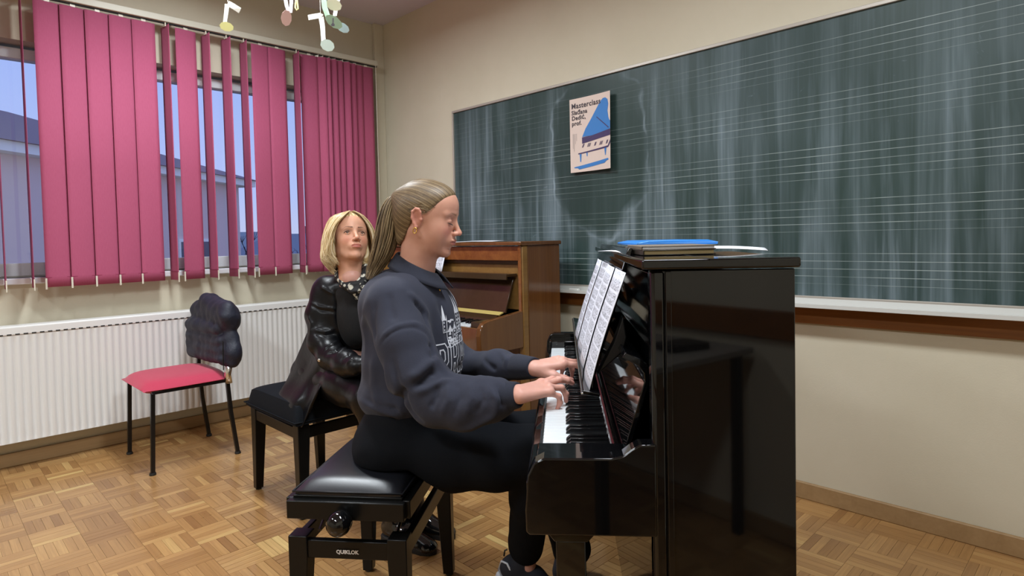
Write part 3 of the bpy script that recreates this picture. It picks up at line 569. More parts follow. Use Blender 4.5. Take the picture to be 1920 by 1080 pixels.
# ================================================================= piano benches
def bench(M, label, seat_m, puffy, w_=.33, l_=.56, top=.50, rail=.337, brand=False, cush=.045, seatname='seat_cushion'):
    t = thing('piano_bench', label, 'bench', M, None)
    hw, hl = w_/2, l_/2
    if cush < .06:
        for a in (-1, 1):
            box('apron', (-hw, a*hl-.011-(.0 if a < 0 else 0), top-.05), (hw, a*hl+.011, top), M_blackwood, t, .003)
            box('apron', (a*hw-.011, -hl+.011, top-.05), (a*hw+.011, hl-.011, top), M_blackwood, t, .003)
        box('seat_board', (-hw+.01, -hl+.01, top-.004), (hw-.01, hl-.01, top+.008), M_blackwood, t, .003)
    n = 18; vs = []; z0 = top+.006; inset = .012 if cush < .06 else -.022
    for j in range(n+1):
        for i in range(n+1):
            u, v_ = i/n*2-1, j/n*2-1; k = (1-abs(u)**puffy)*(1-abs(v_)**puffy); k = max(0, k)**(.42 if cush < .06 else .2)
            rx = (hw-inset)*u; ry = (hl-inset)*v_; c_ = .012*(abs(u)*abs(v_))**6
            vs.append((rx*(1-c_*2), ry*(1-c_), z0+.012+(cush-.012)*k))
    fs = [(j*(n+1)+i, j*(n+1)+i+1, (j+1)*(n+1)+i+1, (j+1)*(n+1)+i) for j in range(n) for i in range(n)]
    nb = len(vs); ed = [i for i in range(n+1)]+[(j+1)*(n+1)-1 for j in range(1, n+1)]+[n*(n+1)+i for i in range(n-1, -1, -1)]+[j*(n+1) for j in range(n-1, 0, -1)]
    vs += [(vs[e_][0], vs[e_][1], z0-.002) for e_ in ed]; m_ = len(ed)
    fs += [(ed[k], nb+k, nb+(k+1) % m_, ed[(k+1) % m_]) for k in range(m_)]; fs.append(tuple(nb+k for k in range(m_)))
    MB().add(vs, fs).build(seatname, seat_m, t, smooth=2)
    pth = [(sx*(hw-inset+.002), sy*(hl-inset+.002), z0+.012) for sx, sy in ((-1,-1),(1,-1),(1,1),(-1,1),(-1,-1))]
    MB().tube(pth, .003, 6).build('piping', seat_m, t, smooth=True)
    lz = rail+.05
    for a in (-1, 1):
        box('leg_rail', (-hw+.02, a*(hl-.012)-.01, rail), (hw-.02, a*(hl-.012)+.01, lz), M_blackwood, t, .003)
        box('leg_rail', (a*(hw-.012)-.01, -hl+.02, rail), (a*(hw-.012)+.01, hl-.02, lz), M_blackwood, t, .003)
        for b in (-1, 1):
            x1, x0 = a*(hw+.002), a*(hw-.052); y1, y0 = b*(hl+.004), b*(hl-.048); f = .018
            lg = MB(); xs = sorted((x0, x1)); ys = sorted((y0, y1))
            vb = [(x0+(f if a < 0 else -f)*0, y0, 0)]
            xi, yi = x0-a*(-f), y0-b*(-f)
            lo = [(min(xi, x1), min(yi, y1), .008), (max(xi, x1), min(yi, y1), .008), (max(xi, x1), max(yi, y1), .008), (min(xi, x1), max(yi, y1), .008)]
            md = [(xs[0], ys[0], rail), (xs[1], ys[0], rail), (xs[1], ys[1], rail), (xs[0], ys[1], rail)]; hi = [(v[0], v[1], lz+.012) for v in md]
            lg.add(lo+md+hi, [(3,2,1,0),(8,9,10,11)]+[(r*4+i, r*4+(i+1)%4, r*4+4+(i+1)%4, r*4+4+i) for r in (0, 1) for i in range(4)])
            lo_ = lg.build('leg', M_blackwood, t, .003); MB().lathe([(.012, 0), (.014, .004), (.012, .009)], c=((min(xi, x1)+max(xi, x1))/2, (min(yi, y1)+max(yi, y1))/2, 0), n=12).build('foot_pad', M_rubber, lo_)
    # scissor lift
    for a in (-1, 1):
        x = a*(hw-.05)
        for s in (-1, 1): MB().tube([(x, s*.2, lz-.01), (x, s*.06, top-.045)], .009, 6, flat=.5).build('scissor_arm', M_steel, t, smooth=2)
    MB().tube([(0, -hl-.012, top-.040), (0, hl*.5, top-.040)], .006, 8).build('screw_spindle', M_steel, t, smooth=2)
    for s in ((-1,) if not brand else (-1,)):
        kn = MB().lathe([(.006, -.055), (.012, -.05), (.012, -.035), (.024, -.03), (.031, -.018), (.033, 0), (.030, .014), (.021, .025), (.008, .031), (.001, .032)], n=28, M=T((0, -hl-.050, top-.040)) @ Rx(PI/2)).build('height_knob', M_black, t, smooth=True)
    if brand:
        vs, fs = text_polys('QUIKLOK', .0142, .0006, 1.0)
        wx = max(v[0] for v in vs); MB().add([(v[0]-wx/2+.002, -hl-.0025+.00, rail+.018+v[1]) for v in vs], fs).build('brand_lettering', mat('silver_print', srgb(205, 202, 200), .4), t)
    return t
ang = math.radians(-7.0)
nl = atz(538, 937, .50); hwv = Vector((math.cos(ang), math.sin(ang), 0)); hlv = Vector((-math.sin(ang), math.cos(ang), 0)); ctr = nl + hwv*.165 + hlv*.285; ctr.z = 0
bench1 = bench(MC @ T(ctr) @ Rz(ang), 'black piano bench with leatherette seat and round knob under the girl', M_leather, 3.2, brand=True)
BENCH1_C = ctr.copy()
c2 = Vector((-.946, 2.925, 0)); M2 = T(MC @ c2) @ Rz(PI/2)   # parallel to the room; long side along the chalkboard wall
lw = MC @ atz(485, 917, 0); nw = MC @ atY(581, 800, 2.64)
M2 = T((lw.x+.235, lw.y+.165, 0)) @ Rz(-PI/2)
bench2 = bench(M2, 'black piano bench with thick fabric cushion under the blonde woman', M_fabblk, 5, top=.415, rail=.35, l_=.50, w_=.36, cush=.095)
# ================================================================= sculpting: blended distance fields -> surface nets
class Field:
    def __init__(s): s.p = []
    def seg(s, a, b, r0, r1=None, k=.01, sub=False, flat=None):
        s.p.append(('c', np.array(a, float), np.array(b, float), r0, r0 if r1 is None else r1, k, sub, flat)); return s
    def path(s, pts, rs, k=.01, sub=False):
        for i in range(len(pts)-1): s.seg(pts[i], pts[i+1], rs[i] if hasattr(rs, '__len__') else rs, rs[i+1] if hasattr(rs, '__len__') else rs, k, sub)
        return s
    def ell(s, c, r, R=None, k=.01, sub=False):
        s.p.append(('e', np.array(c, float), np.array(r, float), np.eye(3) if R is None else np.array(R), 0, k, sub, None)); return s
    def sph(s, c, r, k=.01, sub=False): return s.ell(c, (r, r, r), None, k, sub)
    def cut(s, fn): s.p.append(('f', fn, None, None, 0, 0, False, None)); return s     # intersect with fn(P)<0
    def mesh(s, vox, pad=.02):
        lo = np.full(3, 1e9); hi = -lo
        for t in s.p:
            if t[0] == 'c' and not t[6]:
                r = max(t[3], t[4]); lo = np.minimum(lo, np.minimum(t[1], t[2])-r); hi = np.maximum(hi, np.maximum(t[1], t[2])+r)
            if t[0] == 'e' and not t[6]: r = t[2].max(); lo = np.minimum(lo, t[1]-r); hi = np.maximum(hi, t[1]+r)
        lo -= pad; hi += pad; n = np.ceil((hi-lo)/vox).astype(int)+1
        ax = [lo[i]+vox*np.arange(n[i]) for i in range(3)]; Fv = np.full(n, 1.0, np.float32)
        for t in s.p:
            if t[0] == 'f':
                X, Y, Z = np.meshgrid(*ax, indexing='ij', sparse=True); Fv = np.maximum(Fv, t[1](X, Y, Z).astype(np.float32)); continue
            k = t[5]; r = max(t[3], t[4]) if t[0] == 'c' else t[2].max()
            a = np.minimum(t[1], t[2]) if t[0] == 'c' else t[1]; b = np.maximum(t[1], t[2]) if t[0] == 'c' else t[1]
            m = r+k*1.2+vox*3; i0 = np.maximum(0, np.floor((a-m-lo)/vox).astype(int)); i1 = np.minimum(n, np.ceil((b+m-lo)/vox).astype(int)+1)
            if (i1 <= i0).any(): continue
            X, Y, Z = [ax[q][i0[q]:i1[q]].astype(np.float32).reshape([-1 if w == q else 1 for w in range(3)]) for q in range(3)]
            if t[0] == 'c':
                A, B = t[1], t[2]; d = B-A; L = max(1e-12, float(d@d)); h = np.clip(((X-A[0])*d[0]+(Y-A[1])*d[1]+(Z-A[2])*d[2])/L, 0, 1)
                f = np.sqrt((X-A[0]-h*d[0])**2+(Y-A[1]-h*d[1])**2+(Z-A[2]-h*d[2])**2)-(t[3]+(t[4]-t[3])*h)
            else:
                R = t[3]; x, y, z = X-t[1][0], Y-t[1][1], Z-t[1][2]
                q = [R[0][i]*x+R[1][i]*y+R[2][i]*z for i in range(3)]; rr = t[2]
                k0 = np.sqrt(sum((q[i]/rr[i])**2 for i in range(3))); k1 = np.sqrt(sum((q[i]/rr[i]**2)**2 for i in range(3)))+1e-9; f = k0*(k0-1)/k1
            sl = tuple(slice(i0[q], i1[q]) for q in range(3)); g0 = Fv[sl]
            if t[6]: f = -f; h = np.maximum(k-np.abs(g0-f), 0)/max(k, 1e-6); Fv[sl] = np.maximum(g0, f)+h*h*k*.25
            else: h = np.maximum(k-np.abs(g0-f), 0)/max(k, 1e-6); Fv[sl] = np.minimum(g0, f)-h*h*k*.25
        return nets(Fv, lo, vox)
def nets(Fv, lo, vox):
    ins = Fv < 0; n = Fv.shape; c = np.zeros([q-1 for q in n], np.int8)
    for dx in (0, 1):
        for dy in (0, 1):
            for dz in (0, 1): c += ins[dx:n[0]-1+dx, dy:n[1]-1+dy, dz:n[2]-1+dz]
    act = np.argwhere((c > 0) & (c < 8)); idx = np.full(c.shape, -1, np.int32); idx[tuple(act.T)] = np.arange(len(act))
    acc = np.zeros((len(act), 3)); cnt = np.zeros(len(act)); cor = [(a, b, d) for a in (0, 1) for b in (0, 1) for d in (0, 1)]
    val = {q: Fv[act[:, 0]+q[0], act[:, 1]+q[1], act[:, 2]+q[2]].astype(float) for q in cor}
    for q in cor:
        for ax in range(3):
            if q[ax]: continue
            w = list(q); w[ax] = 1; w = tuple(w); a, b = val[q], val[w]; m = (a < 0) != (b < 0); t = np.where(m, a/(a-b+1e-20), 0)
            p = np.tile(np.array(q, float), (len(act), 1)); p[:, ax] = t; acc[m] += p[m]; cnt[m] += 1
    V = lo+vox*(act+acc/np.maximum(cnt, 1)[:, None]); Fs = []
    for ax in range(3):
        a1, a2 = (ax+1) % 3, (ax+2) % 3; s0 = [slice(1, -1)]*3; s0[ax] = slice(0, n[ax]-1); s1 = list(s0); s1[ax] = slice(1, n[ax])
        A, B = ins[tuple(s0)], ins[tuple(s1)]
        for flip, msk in ((0, A & ~B), (1, B & ~A)):
            e = np.argwhere(msk)
            if not len(e): continue
            off = np.ones(3, int); off[ax] = 0; e = e+off; q = []
            for d1, d2 in ((-1, -1), (0, -1), (0, 0), (-1, 0)):
                w = e.copy(); w[:, a1] += d1; w[:, a2] += d2; q.append(idx[tuple(w.T)])
            q = np.stack(q, 1); Fs.append(q[:, ::-1] if flip else q)
    return V, np.concatenate(Fs)
def smooth_v(V, Fq, it=2, lam=.5):
    for _ in range(it):
        acc = np.zeros_like(V); cnt = np.zeros(len(V))
        for a, b in ((0, 1), (1, 2), (2, 3), (3, 0)):
            np.add.at(acc, Fq[:, a], V[Fq[:, b]]); np.add.at(cnt, Fq[:, a], 1); np.add.at(acc, Fq[:, b], V[Fq[:, a]]); np.add.at(cnt, Fq[:, b], 1)
        V = V+lam*(acc/np.maximum(cnt, 1)[:, None]-V)
    return V
def vnorm(V, Fq):
    nf = np.cross(V[Fq[:, 2]]-V[Fq[:, 0]], V[Fq[:, 3]]-V[Fq[:, 1]]); N = np.zeros_like(V)
    for i in range(4): np.add.at(N, Fq[:, i], nf)
    return N/(np.linalg.norm(N, axis=1)[:, None]+1e-12)
def dist_poly(V, pts):
    pts = np.array(pts, float); d = np.full(len(V), 9.0); tt = np.zeros(len(V)); L = len(pts)-1
    for i in range(L):
        a, b = pts[i], pts[i+1]; e = b-a; h = np.clip(((V-a)@e)/(e@e+1e-12), 0, 1); q = np.linalg.norm(V-a-h[:, None]*e, axis=1)
        m = q < d; d[m] = q[m]; tt[m] = ((i+h)/L)[m]
    return d, tt
def qmesh(name, V, Fq, m, parent=None, M=None, attrs=None, cols=None, smooth=True):
    me = D.meshes.new(name); me.from_pydata([tuple(map(float, v)) for v in V], [], [tuple(map(int, f)) for f in Fq]); me.materials.append(m)
    if smooth: me.polygons.foreach_set('use_smooth', [True]*len(me.polygons))
    for k, a in (attrs or {}).items(): me.attributes.new(k, 'FLOAT', 'POINT').data.foreach_set('value', np.asarray(a, np.float32))
    if cols is not None:
        ca = me.color_attributes.new('tone', 'FLOAT_COLOR', 'POINT'); ca.data.foreach_set('color', np.concatenate([cols, np.ones((len(cols), 1))], 1).astype(np.float32).ravel())
    return link(name, me, parent, M)
def bvh_of(V, Fq): return BVHTree.FromPolygons([tuple(v) for v in V], [tuple(f) for f in Fq])
def locks(paths, radii, n=5, flat=.5):
    """many tapered hair locks in one mesh; returns verts, quads, per-vertex shade"""
    V = []; Fq = []; S_ = []; base = 0
    cs = [(math.cos(2*PI*j/n), math.sin(2*PI*j/n)) for j in range(n)]
    for P, r, sh in zip(paths, radii, rng.random(len(paths))):
        P = np.asarray(P); k = len(P); Tn = np.gradient(P, axis=0); Tn /= np.linalg.norm(Tn, axis=1)[:, None]+1e-9
        up = np.cross(Tn[0], (0.3, .5, .8)); up /= np.linalg.norm(up)+1e-9; R_ = []
        for i in range(k):
            up = up-Tn[i]*(up@Tn[i]); up /= np.linalg.norm(up)+1e-9; w = np.cross(Tn[i], up); t = i/(k-1); rr = r*(.55+.45*math.sin(min(1, t*2.2)*PI/2))*(1-max(0, t-.62)/.38*.85)
            for c, s in cs: R_.append(P[i]+up*c*rr*flat+w*s*rr)
        V.append(np.array(R_)); a = np.arange(k-1)[:, None]*n; j = np.arange(n)[None, :]
        q = np.stack([a+j, a+(j+1) % n, a+n+(j+1) % n, a+n+j], -1).reshape(-1, 4)+base; Fq.append(q); S_.append(np.full(k*n, sh)); base += k*n
    return np.concatenate(V), np.concatenate(Fq), np.concatenate(S_)
def eul(yaw=0, pitch=0, roll=0):
    """head axes: x forward, y left, z up; pitch down positive"""
    return np.array((Matrix.Rotation(math.radians(yaw), 3, 'Z') @ Matrix.Rotation(math.radians(pitch), 3, 'Y') @ Matrix.Rotation(math.radians(roll), 3, 'X')))
# ----------------------------------------------------------------- head
def head_field(F, lids='closed', full=0.0, jaw=1.0):
    sy = (1, -1)
    F.ell((-.014, 0, .026), (.091, .074, .083), k=.02).ell((.028, 0, .004), (.057, .061, .088), k=.03).ell((.038, 0, .050), (.043, .055, .042), k=.03)
    F.ell((.020, 0, -.056), (.056, .050*jaw, .052), k=.03)
    for s in sy:
        F.seg((-.018, s*.050, -.040), (.040, s*.026, -.090), .017, .013, k=.022)
        F.ell((.043, s*.036, -.026), (.030, .025, .026), k=.022)
        if full: F.ell((.040, s*.034, -.055), (.024, .022, .026), k=.025)
        F.seg((.080, s*.012, .021), (.066, s*.046, .020), .0065, .005, k=.014)
    F.ell((.066, 0, -.097), (.020, .022, .017), k=.018)
    for s in sy: F.ell((.096, s*.030, .002), (.020, .018, .0125), k=.016, sub=True)
    F.ell((.075, 0, -.058), (.020, .027, .022), k=.012)
    F.seg((.080, 0, .012), (.100, 0, -.024), .0068, .0078, k=.011).ell((.1045, 0, -.0315), (.0095, .0092, .0085), k=.007)
    for s in sy:
        F.ell((.0945, s*.0115, -.0355), (.0095, .0065, .0068), k=.006); F.sph((.0985, s*.0062, -.0425), .0032, k=.003, sub=True)
    F.ell((.0925, 0, -.0570), (.0058, .0195, .0045), k=.005).ell((.0905, 0, -.0672), (.0072, .0175, .0058), k=.005)
    F.path([(.0880, .0245, -.0640), (.0975, .010, -.0618), (.0990, 0, -.0626), (.0975, -.010, -.0618), (.0880, -.0245, -.0640)], [.0012, .0016, .0018, .0016, .0012], k=.003, sub=True)
    for s in sy:
        if lids == 'closed':
            F.sph((.0700, s*.031, .000), .0138, k=.005)
            F.path([(.0795, s*.0215, .0058), (.0835, s*.031, .0085), (.0760, s*.0430, .0050)], .0011, k=.003, sub=True)
        else:
            F.path([(.0795, s*.0195, -.0005), (.0826, s*.0250, .0042), (.0825, s*.0320, .0052), (.0780, s*.0395, .0030), (.0720, s*.0440, -.0010)], [.0022, .0028, .0030, .0026, .002], k=.004)
            F.path([(.0790, s*.0200, -.0015), (.0805, s*.0280, -.0050), (.0785, s*.0360, -.0045), (.0720, s*.0440, -.0012)], [.0020, .0023, .0023, .002], k=.004)
    # ears
    for s in sy:
        F.ell((-.012, s*.0735, -.006), (.0155, .0070, .029), R=eul(0, -8, -s*12), k=.006)
        F.path([(-.001, s*.0775, .004), (-.003, s*.0805, .015), (-.009, s*.0825, .0225), (-.017, s*.0840, .0235), (-.026, s*.0845, .014), (-.0255, s*.083, -.004), (-.018, s*.080, -.020), (-.012, s*.0775, -.031)], [.0030, .0036, .0040, .0040, .0038, .0036, .0038, .0054], k=.004)
        F.ell((-.010, s*.0845, -.004), (.0075, .0065, .013), k=.005, sub=True); F.sph((.0015, s*.0755, -.006), .0045, k=.004)
    return F
def face_tone(V, skin, lip, brow, blush, lids='closed', shadow=None):
    C = np.tile(np.array(skin), (len(V), 1)); x, y, z = V.T; ay = np.abs(y)
    def mixc(w, col):
        nonlocal C; C = C*(1-w[:, None])+np.array(col)*w[:, None]
    g = lambda cx, cy, cz, sx, sy_, sz: np.exp(-(((x-cx)/sx)**2+((ay-cy)/sy_)**2+((z-cz)/sz)**2))
    mixc(.5*g(.075, .038, -.03, .03, .02, .018), blush); mixc(.35*g(.108, 0, -.034, .012, .012, .010), blush); mixc(.45*g(-.012, .085, -.004, .03, .02, .04)*(ay > .072), blush)
    hw = np.clip(1-(ay/.0225)**2, 0, 1); up = -.0620+.0068*hw**.7; lo = -.0625-.0098*hw**.8
    w = np.clip((up-z)/.0012+.5, 0, 1)*np.clip((z-lo)/.0012+.5, 0, 1)*(x > .078)*(ay < .0235); mixc(.85*w, lip)
    w = np.exp(-((z+.0625)/.0012)**2)*(x > .080)*(ay < .0235); mixc(.6*w, (.16, .05, .045))
    bz = .0215+.0045*np.clip((ay-.012)/.024, 0, 1)-.012*np.clip((ay-.038)/.016, 0, 1); th = .0034*np.clip(1-(ay-.014)/.045, .35, 1)
    w = np.clip((th-np.abs(z-bz))/.0014, 0, 1)*(x > .03)*(ay > .011)*(ay < .052); mixc(.8*w, brow)
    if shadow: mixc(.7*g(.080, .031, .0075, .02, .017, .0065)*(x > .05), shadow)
    if lids == 'closed':
        lz = -.0045-.0025*np.clip(1-((ay-.031)/.0125)**2, 0, 1); w = np.exp(-((z-lz)/.0011)**2)*(x > .066)*(np.abs(ay-.031) < .0128); mixc(.9*w, (.035, .02, .015))
    w = g(.0985, .0062, -.0435, .004, .003, .0022); mixc(.7*w, (.12, .04, .03))
    return np.clip(C, 0, 1)
def f_skin(g, b):
    t = g.node('ShaderNodeAttribute', attribute_name='tone').outputs['Color']; v = g.obj(); n = g.noise(v, 55, 4, .6); n2 = g.noise(v, 900, 2)
    g.put(b.inputs['Base Color'], g.mix(g.m('MULTIPLY', g.step(n, .45, .75), .22), t, (.50, .20, .14))); g.bump(n2, .10, .001)
    b.inputs['Subsurface Weight'].default_value = .12; b.inputs['Subsurface Radius'].default_value = (.012, .004, .002); b.inputs['Subsurface Scale'].default_value = .6
M_skin = mat('skin', rough=.48, fn=f_skin, spec=.4)
def hair_mat(name, dark, mid, light, rough=.34):
    def fn(g, b):
        s = g.node('ShaderNodeAttribute', attribute_name='strand').outputs['Fac']; v = g.obj(); n = g.noise(v, 26, 3, .6)
        f = g.m('ADD', g.m('MULTIPLY', s, .75), g.m('MULTIPLY', n, .35)); g.put(b.inputs['Base Color'], g.ramp(f, [(.15, dark), (.5, mid), (.92, light)]))
        b.inputs['Anisotropic'].default_value = .5
    return mat(name, rough=rough, fn=fn, spec=.45)
# ----------------------------------------------------------------- hands
def hand_pts(thumb_side, mcp_pitch, curls, spread, thumb):
    """joint chains in hand space: x to the fingertips, z out of the back of the hand"""
    s = thumb_side; out = []
    base = [(.088, .027, .004), (.092, .008, .008), (.087, -.012, .006), (.078, -.030, 0)]; ln = [(.040, .024, .020), (.044, .027, .021), (.040, .025, .020), (.031, .019, .018)]; rr = [.0088, .0088, .0082, .0072]
    for i in range(4):
        p = np.array(base[i])*np.array([1, s, 1]); a = math.radians(mcp_pitch[i]); yw = math.radians(spread[i])*s; ch = [p.copy()]
        for l, c in zip(ln[i], (0,)+tuple(curls[i])):
            a += math.radians(c); d = np.array([math.cos(a)*math.cos(yw), math.cos(a)*math.sin(yw), -math.sin(a)]); p = p+d*l; ch.append(p.copy())
        out.append((ch, [rr[i]*1.12, rr[i], rr[i]*.92, rr[i]*.74]))
    th = [np.array(q)*np.array([1, s, 1]) for q in thumb]; out.append((th, [.0165, .0120, .0100, .0078])); return out
def hand_field(F, chains, s, Mh, arm=None):
    X = lambda p: np.array(Mh @ Vector(tuple(float(q) for q in p)))
    F.seg(arm if arm is not None else X((-.05, 0, .0)), X((0, 0, 0)), .0235, .0225, k=.02)
    for y, r in ((.017, .0135), (.004, .0142), (-.010, .0138), (-.022, .0125)): F.seg(X((-.002, y*s*.8, 0)), X((.084, y*s*1.45+.004*s, .001)), r+.003, r-.0015, k=.012)
    for ch, rs in chains[:4]:
        F.path([X(p) for p in ch], rs, k=.0045); F.sph(X(ch[0]+np.array([0, 0, .002])), rs[0]*1.05, k=.010)
        F.sph(X(ch[2]), rs[2]*1.04, k=.004)
    ch, rs = chains[4]; F.path([X(p) for p in ch], rs, k=.009)
    return F
def nails(chains, Mh, parent, m):
    mb = MB()
    for ch, rs in chains:
        a, b = Vector(ch[-2]), Vector(ch[-1]); d = (b-a).normalized(); side = d.cross(Vector((0, 0, 1))).normalized(); up = side.cross(d).normalized(); c = b-d*rs[-1]*.15+up*rs[-1]*.80; w = rs[-1]*.62
        vs = []
        for i in range(5):
            for j in range(5): u, v = j/2-1, i/2-1; vs.append(Mh @ (c+side*w*u*(1-.25*abs(v))+d*w*1.15*v-up*(w*.35*u*u+.1*w*v*v)))
        mb.add(vs, [(i*5+j, i*5+j+1, i*5+j+6, i*5+j+5) for i in range(4) for j in range(4)])
    return mb
def frameM(o, d, up, flip=False):
    x = Vector(d).normalized(); z = (Vector(up)-x*x.dot(Vector(up))).normalized(); y = z.cross(x)
    return Matrix(((x.x, y.x, z.x, o[0]), (x.y, y.y, z.y, o[1]), (x.z, y.z, z.z, o[2]), (0, 0, 0, 1)))
A3 = lambda v: np.array(v, float)
Pp = lambda x, y, Y: A3(atY(x, y, Y))
M_sweat = mat('charcoal_sweatshirt', rough=.9, fn=f_cloth(srgb(44, 46, 57), srgb(55, 57, 70), 420, .3), sheen=.06, spec=.2)
M_rib = mat('charcoal_rib_knit', rough=.92, fn=f_cloth(srgb(37, 39, 49), srgb(48, 50, 61), 300, .4), sheen=.06, spec=.2)
M_pants = mat('black_trousers', rough=.85, fn=f_cloth((.0035, .004, .006), (.006, .0075, .010), 350, .3), spec=.12)
M_print = mat('white_print', srgb(214, 216, 224), .7)
M_gold = mat('gold', srgb(222, 178, 96), .22, 1)
M_nail = mat('nail', srgb(214, 160, 148), .25)
M_lash = mat('lash', (.02, .012, .01), .6)
def rootM(c): return MC @ T(Vector(c))
def rel(V, c): return V-A3(c)
# ================================================================= the pianist
BC = Vector((BENCH1_C.x, BENCH1_C.y, 0))
girl = thing('person', 'girl in a charcoal sweatshirt with blonde ponytail seated playing the black piano', 'person', rootM(BC))
c0 = A3(BC)
# head
HS = .97; HC = Pp(803, 409, 1.86); HR = eul(-9, 10, 0)
F = head_field(Field(), 'closed', full=1, jaw=1.06)
hinv = lambda P: ((P-HC) @ HR)/HS
F.path([(-.030, 0, -.035), hinv(Pp(786, 474, 1.87)), hinv(Pp(780, 506, 1.88)), hinv(Pp(772, 545, 1.895))], [.052, .051, .054, .06], k=.025)
F.ell((.022, 0, -.080), (.040, .036, .018), k=.03)
V, Q = F.mesh(.0021); V = smooth_v(V, Q, 2, .4)
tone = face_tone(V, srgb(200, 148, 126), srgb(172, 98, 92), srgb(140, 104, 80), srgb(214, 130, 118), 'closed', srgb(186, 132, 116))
headX = lambda P: (np.asarray(P)*HS) @ HR.T + HC
Vb, Qb, Cb = [headX(V)], [Q], [tone]
# hands
RH_W = Pp(972, 739, 1.563); RH_T = A3(atz(1052, 737, .784)); LH_W = Pp(1001, 690, 1.825); LH_T = A3(atz(1066, 706, .775))
skinc = np.array(srgb(208, 156, 140)); hand_nails = []
MhR = frameM(RH_W, RH_T-RH_W+A3((0, 0, .022)), (.0, -.18, 1)) @ Matrix.Scale(.97, 4); MhL = frameM(LH_W, LH_T-LH_W+A3((0, .0, .048)), (0, -.10, 1)) @ Matrix.Scale(.98, 4)
chR = hand_pts(1, (-2, -4, 10, 26), ((18, 14), (20, 14), (46, 30), (54, 34)), (10, 2, -5, -12), [(.012, .016, -.008), (.050, .040, -.020), (.080, .048, -.030), (.105, .046, -.038)])
chL = hand_pts(-1, (14, 18, 30, 36), ((26, 18), (26, 18), (40, 26), (44, 28)), (10, 2, -5, -12), [(.012, .016, -.008), (.048, .042, -.022), (.076, .052, -.034), (.100, .048, -.044)])
for ch, s, Mh, arm_ in ((chR, 1, MhR, Pp(925, 748, 1.595)), (chL, -1, MhL, Pp(960, 688, 1.90))):
    v, q = hand_field(Field(), ch, s, Mh, arm_).mesh(.0018); v = smooth_v(v, q, 1, .4)
    tips = np.array([list(Mh @ Vector(c_[0][-1])) for c_ in ch]); dd = np.min(np.linalg.norm(v[:, None]-tips[None], axis=2), axis=1); kn = np.array([list(Mh @ Vector(c_[0][i])) for c_ in ch for i in (0, 1, 2)]); dk = np.min(np.linalg.norm(v[:, None]-kn[None], axis=2), axis=1)
    w = np.clip(.45*np.exp(-(dd/.012)**2)+.25*np.exp(-(dk/.010)**2), 0, 1)[:, None]; Vb.append(v); Qb.append(q); Cb.append(skinc*(1-w)+np.array(srgb(222, 140, 130))*w); hand_nails.append(nails(ch, Mh, None, M_nail))
# trunk, arms and legs under the clothes: the same continuous skin
sh_n, sh_f = Pp(742, 578, 1.755), Pp(752, 570, 2.07); el_n, el_f = Pp(814, 750, 1.655), Pp(862, 690, 2.10); wr_n, wr_f = RH_W, LH_W
hip_n, hip_f = Pp(742, 835, 1.81), Pp(742, 815, 2.02); kn_n, kn_f = Pp(1000, 850, 1.745), Pp(1012, 815, 2.04); an_n, an_f = Pp(986, 1030, 1.94), Pp(1070, 1042, 2.12)
F = Field(); F.ell(Pp(772, 615, 1.91), (.10, .15, .16), k=.05).ell(Pp(758, 735, 1.93), (.09, .12, .12), k=.05).seg(sh_n, sh_f, .05, k=.04)
F.path([sh_n, el_n, wr_n+(el_n-wr_n)*.12], [.045, .037, .024], k=.02).path([sh_f, el_f, wr_f+(el_f-wr_f)*.12], [.045, .037, .024], k=.02)
U3 = A3((0, .03, .01)); F.path([hip_n+U3, kn_n, an_n], [.05, .048, .036], k=.03).path([hip_f+U3, kn_f, an_f], [.05, .048, .036], k=.03)
F.path([Pp(780, 506, 1.88), Pp(770, 550, 1.90), Pp(768, 590, 1.91)], [.045, .055, .07], k=.03)
for a_n in (an_n, an_f): F.seg(a_n, a_n+A3((.0, 0, -.05)), .034, .032, k=.01)
v, q = F.mesh(.006); Vb.append(v); Qb.append(q); Cb.append(np.tile(skinc*.97, (len(v), 1)))
off = np.cumsum([0]+[len(v) for v in Vb[:-1]]); Vbody = np.concatenate(Vb); Qbody = np.concatenate([q+o for q, o in zip(Qb, off)])
qmesh('body', rel(Vbody, c0), Qbody, M_skin, girl, cols=np.concatenate(Cb))
for mb in hand_nails:
    mb.v = [tuple(A3(v)-c0) for v in mb.v]; o = mb.build('fingernails', M_nail, girl, smooth=True)
# eyelashes
mb = MB()
for s in (1, -1):
    for i in range(16):
        t = (i/15-.5)*1.9; p = A3((.0700+.0135*math.cos(t*.85), s*.031+.0128*math.sin(t), -.0045-.0025*(1-t*t))); d = A3((.0055, s*.001*t, -.0042)); mb.tube([rel(headX(p), c0), rel(headX(p+d*.6), c0), rel(headX(p+d+A3((.001, 0, .0012))), c0)], [.0004, .0003, .0001], 3)
mb.build('eyelashes', M_lash, girl)
# swept-back hair
M_hair1 = hair_mat('dark_blonde_hair', srgb(58, 45, 31), srgb(106, 86, 60), srgb(164, 142, 106), .48)
TIE = A3((-.104, 0, .048))
F = Field(); F.ell((-.016, 0, .030), (.0985, .0815, .0905), k=.02).ell((.030, 0, .052), (.052, .061, .049), k=.03).ell((-.050, 0, -.010), (.058, .064, .062), k=.03).ell((-.052, 0, -.060), (.046, .048, .05), k=.02)
F.ell((-.095, 0, .045), (.030, .030, .028), k=.03)
hl_x = [-.12, -.085, -.055, -.035, -.018, -.004, .012, .030, .044, .060, .078, .10]; hl_z = [-.135, -.118, -.080, -.042, .012, .030, .012, .028, .046, .064, .078, .088]
F.cut(lambda X, Y, Z: (np.interp(X, hl_x, hl_z)+0*Y-Z)*.55+.004*(np.abs(Y) < .03)*0)
V, Q = F.mesh(.0022); V = smooth_v(V, Q, 2, .5); N = vnorm(V, Q)
d = V-TIE; ph = np.arctan2(d[:, 1], d[:, 2]*.9+d[:, 0]*.35); rr_ = np.linalg.norm(d, axis=1)
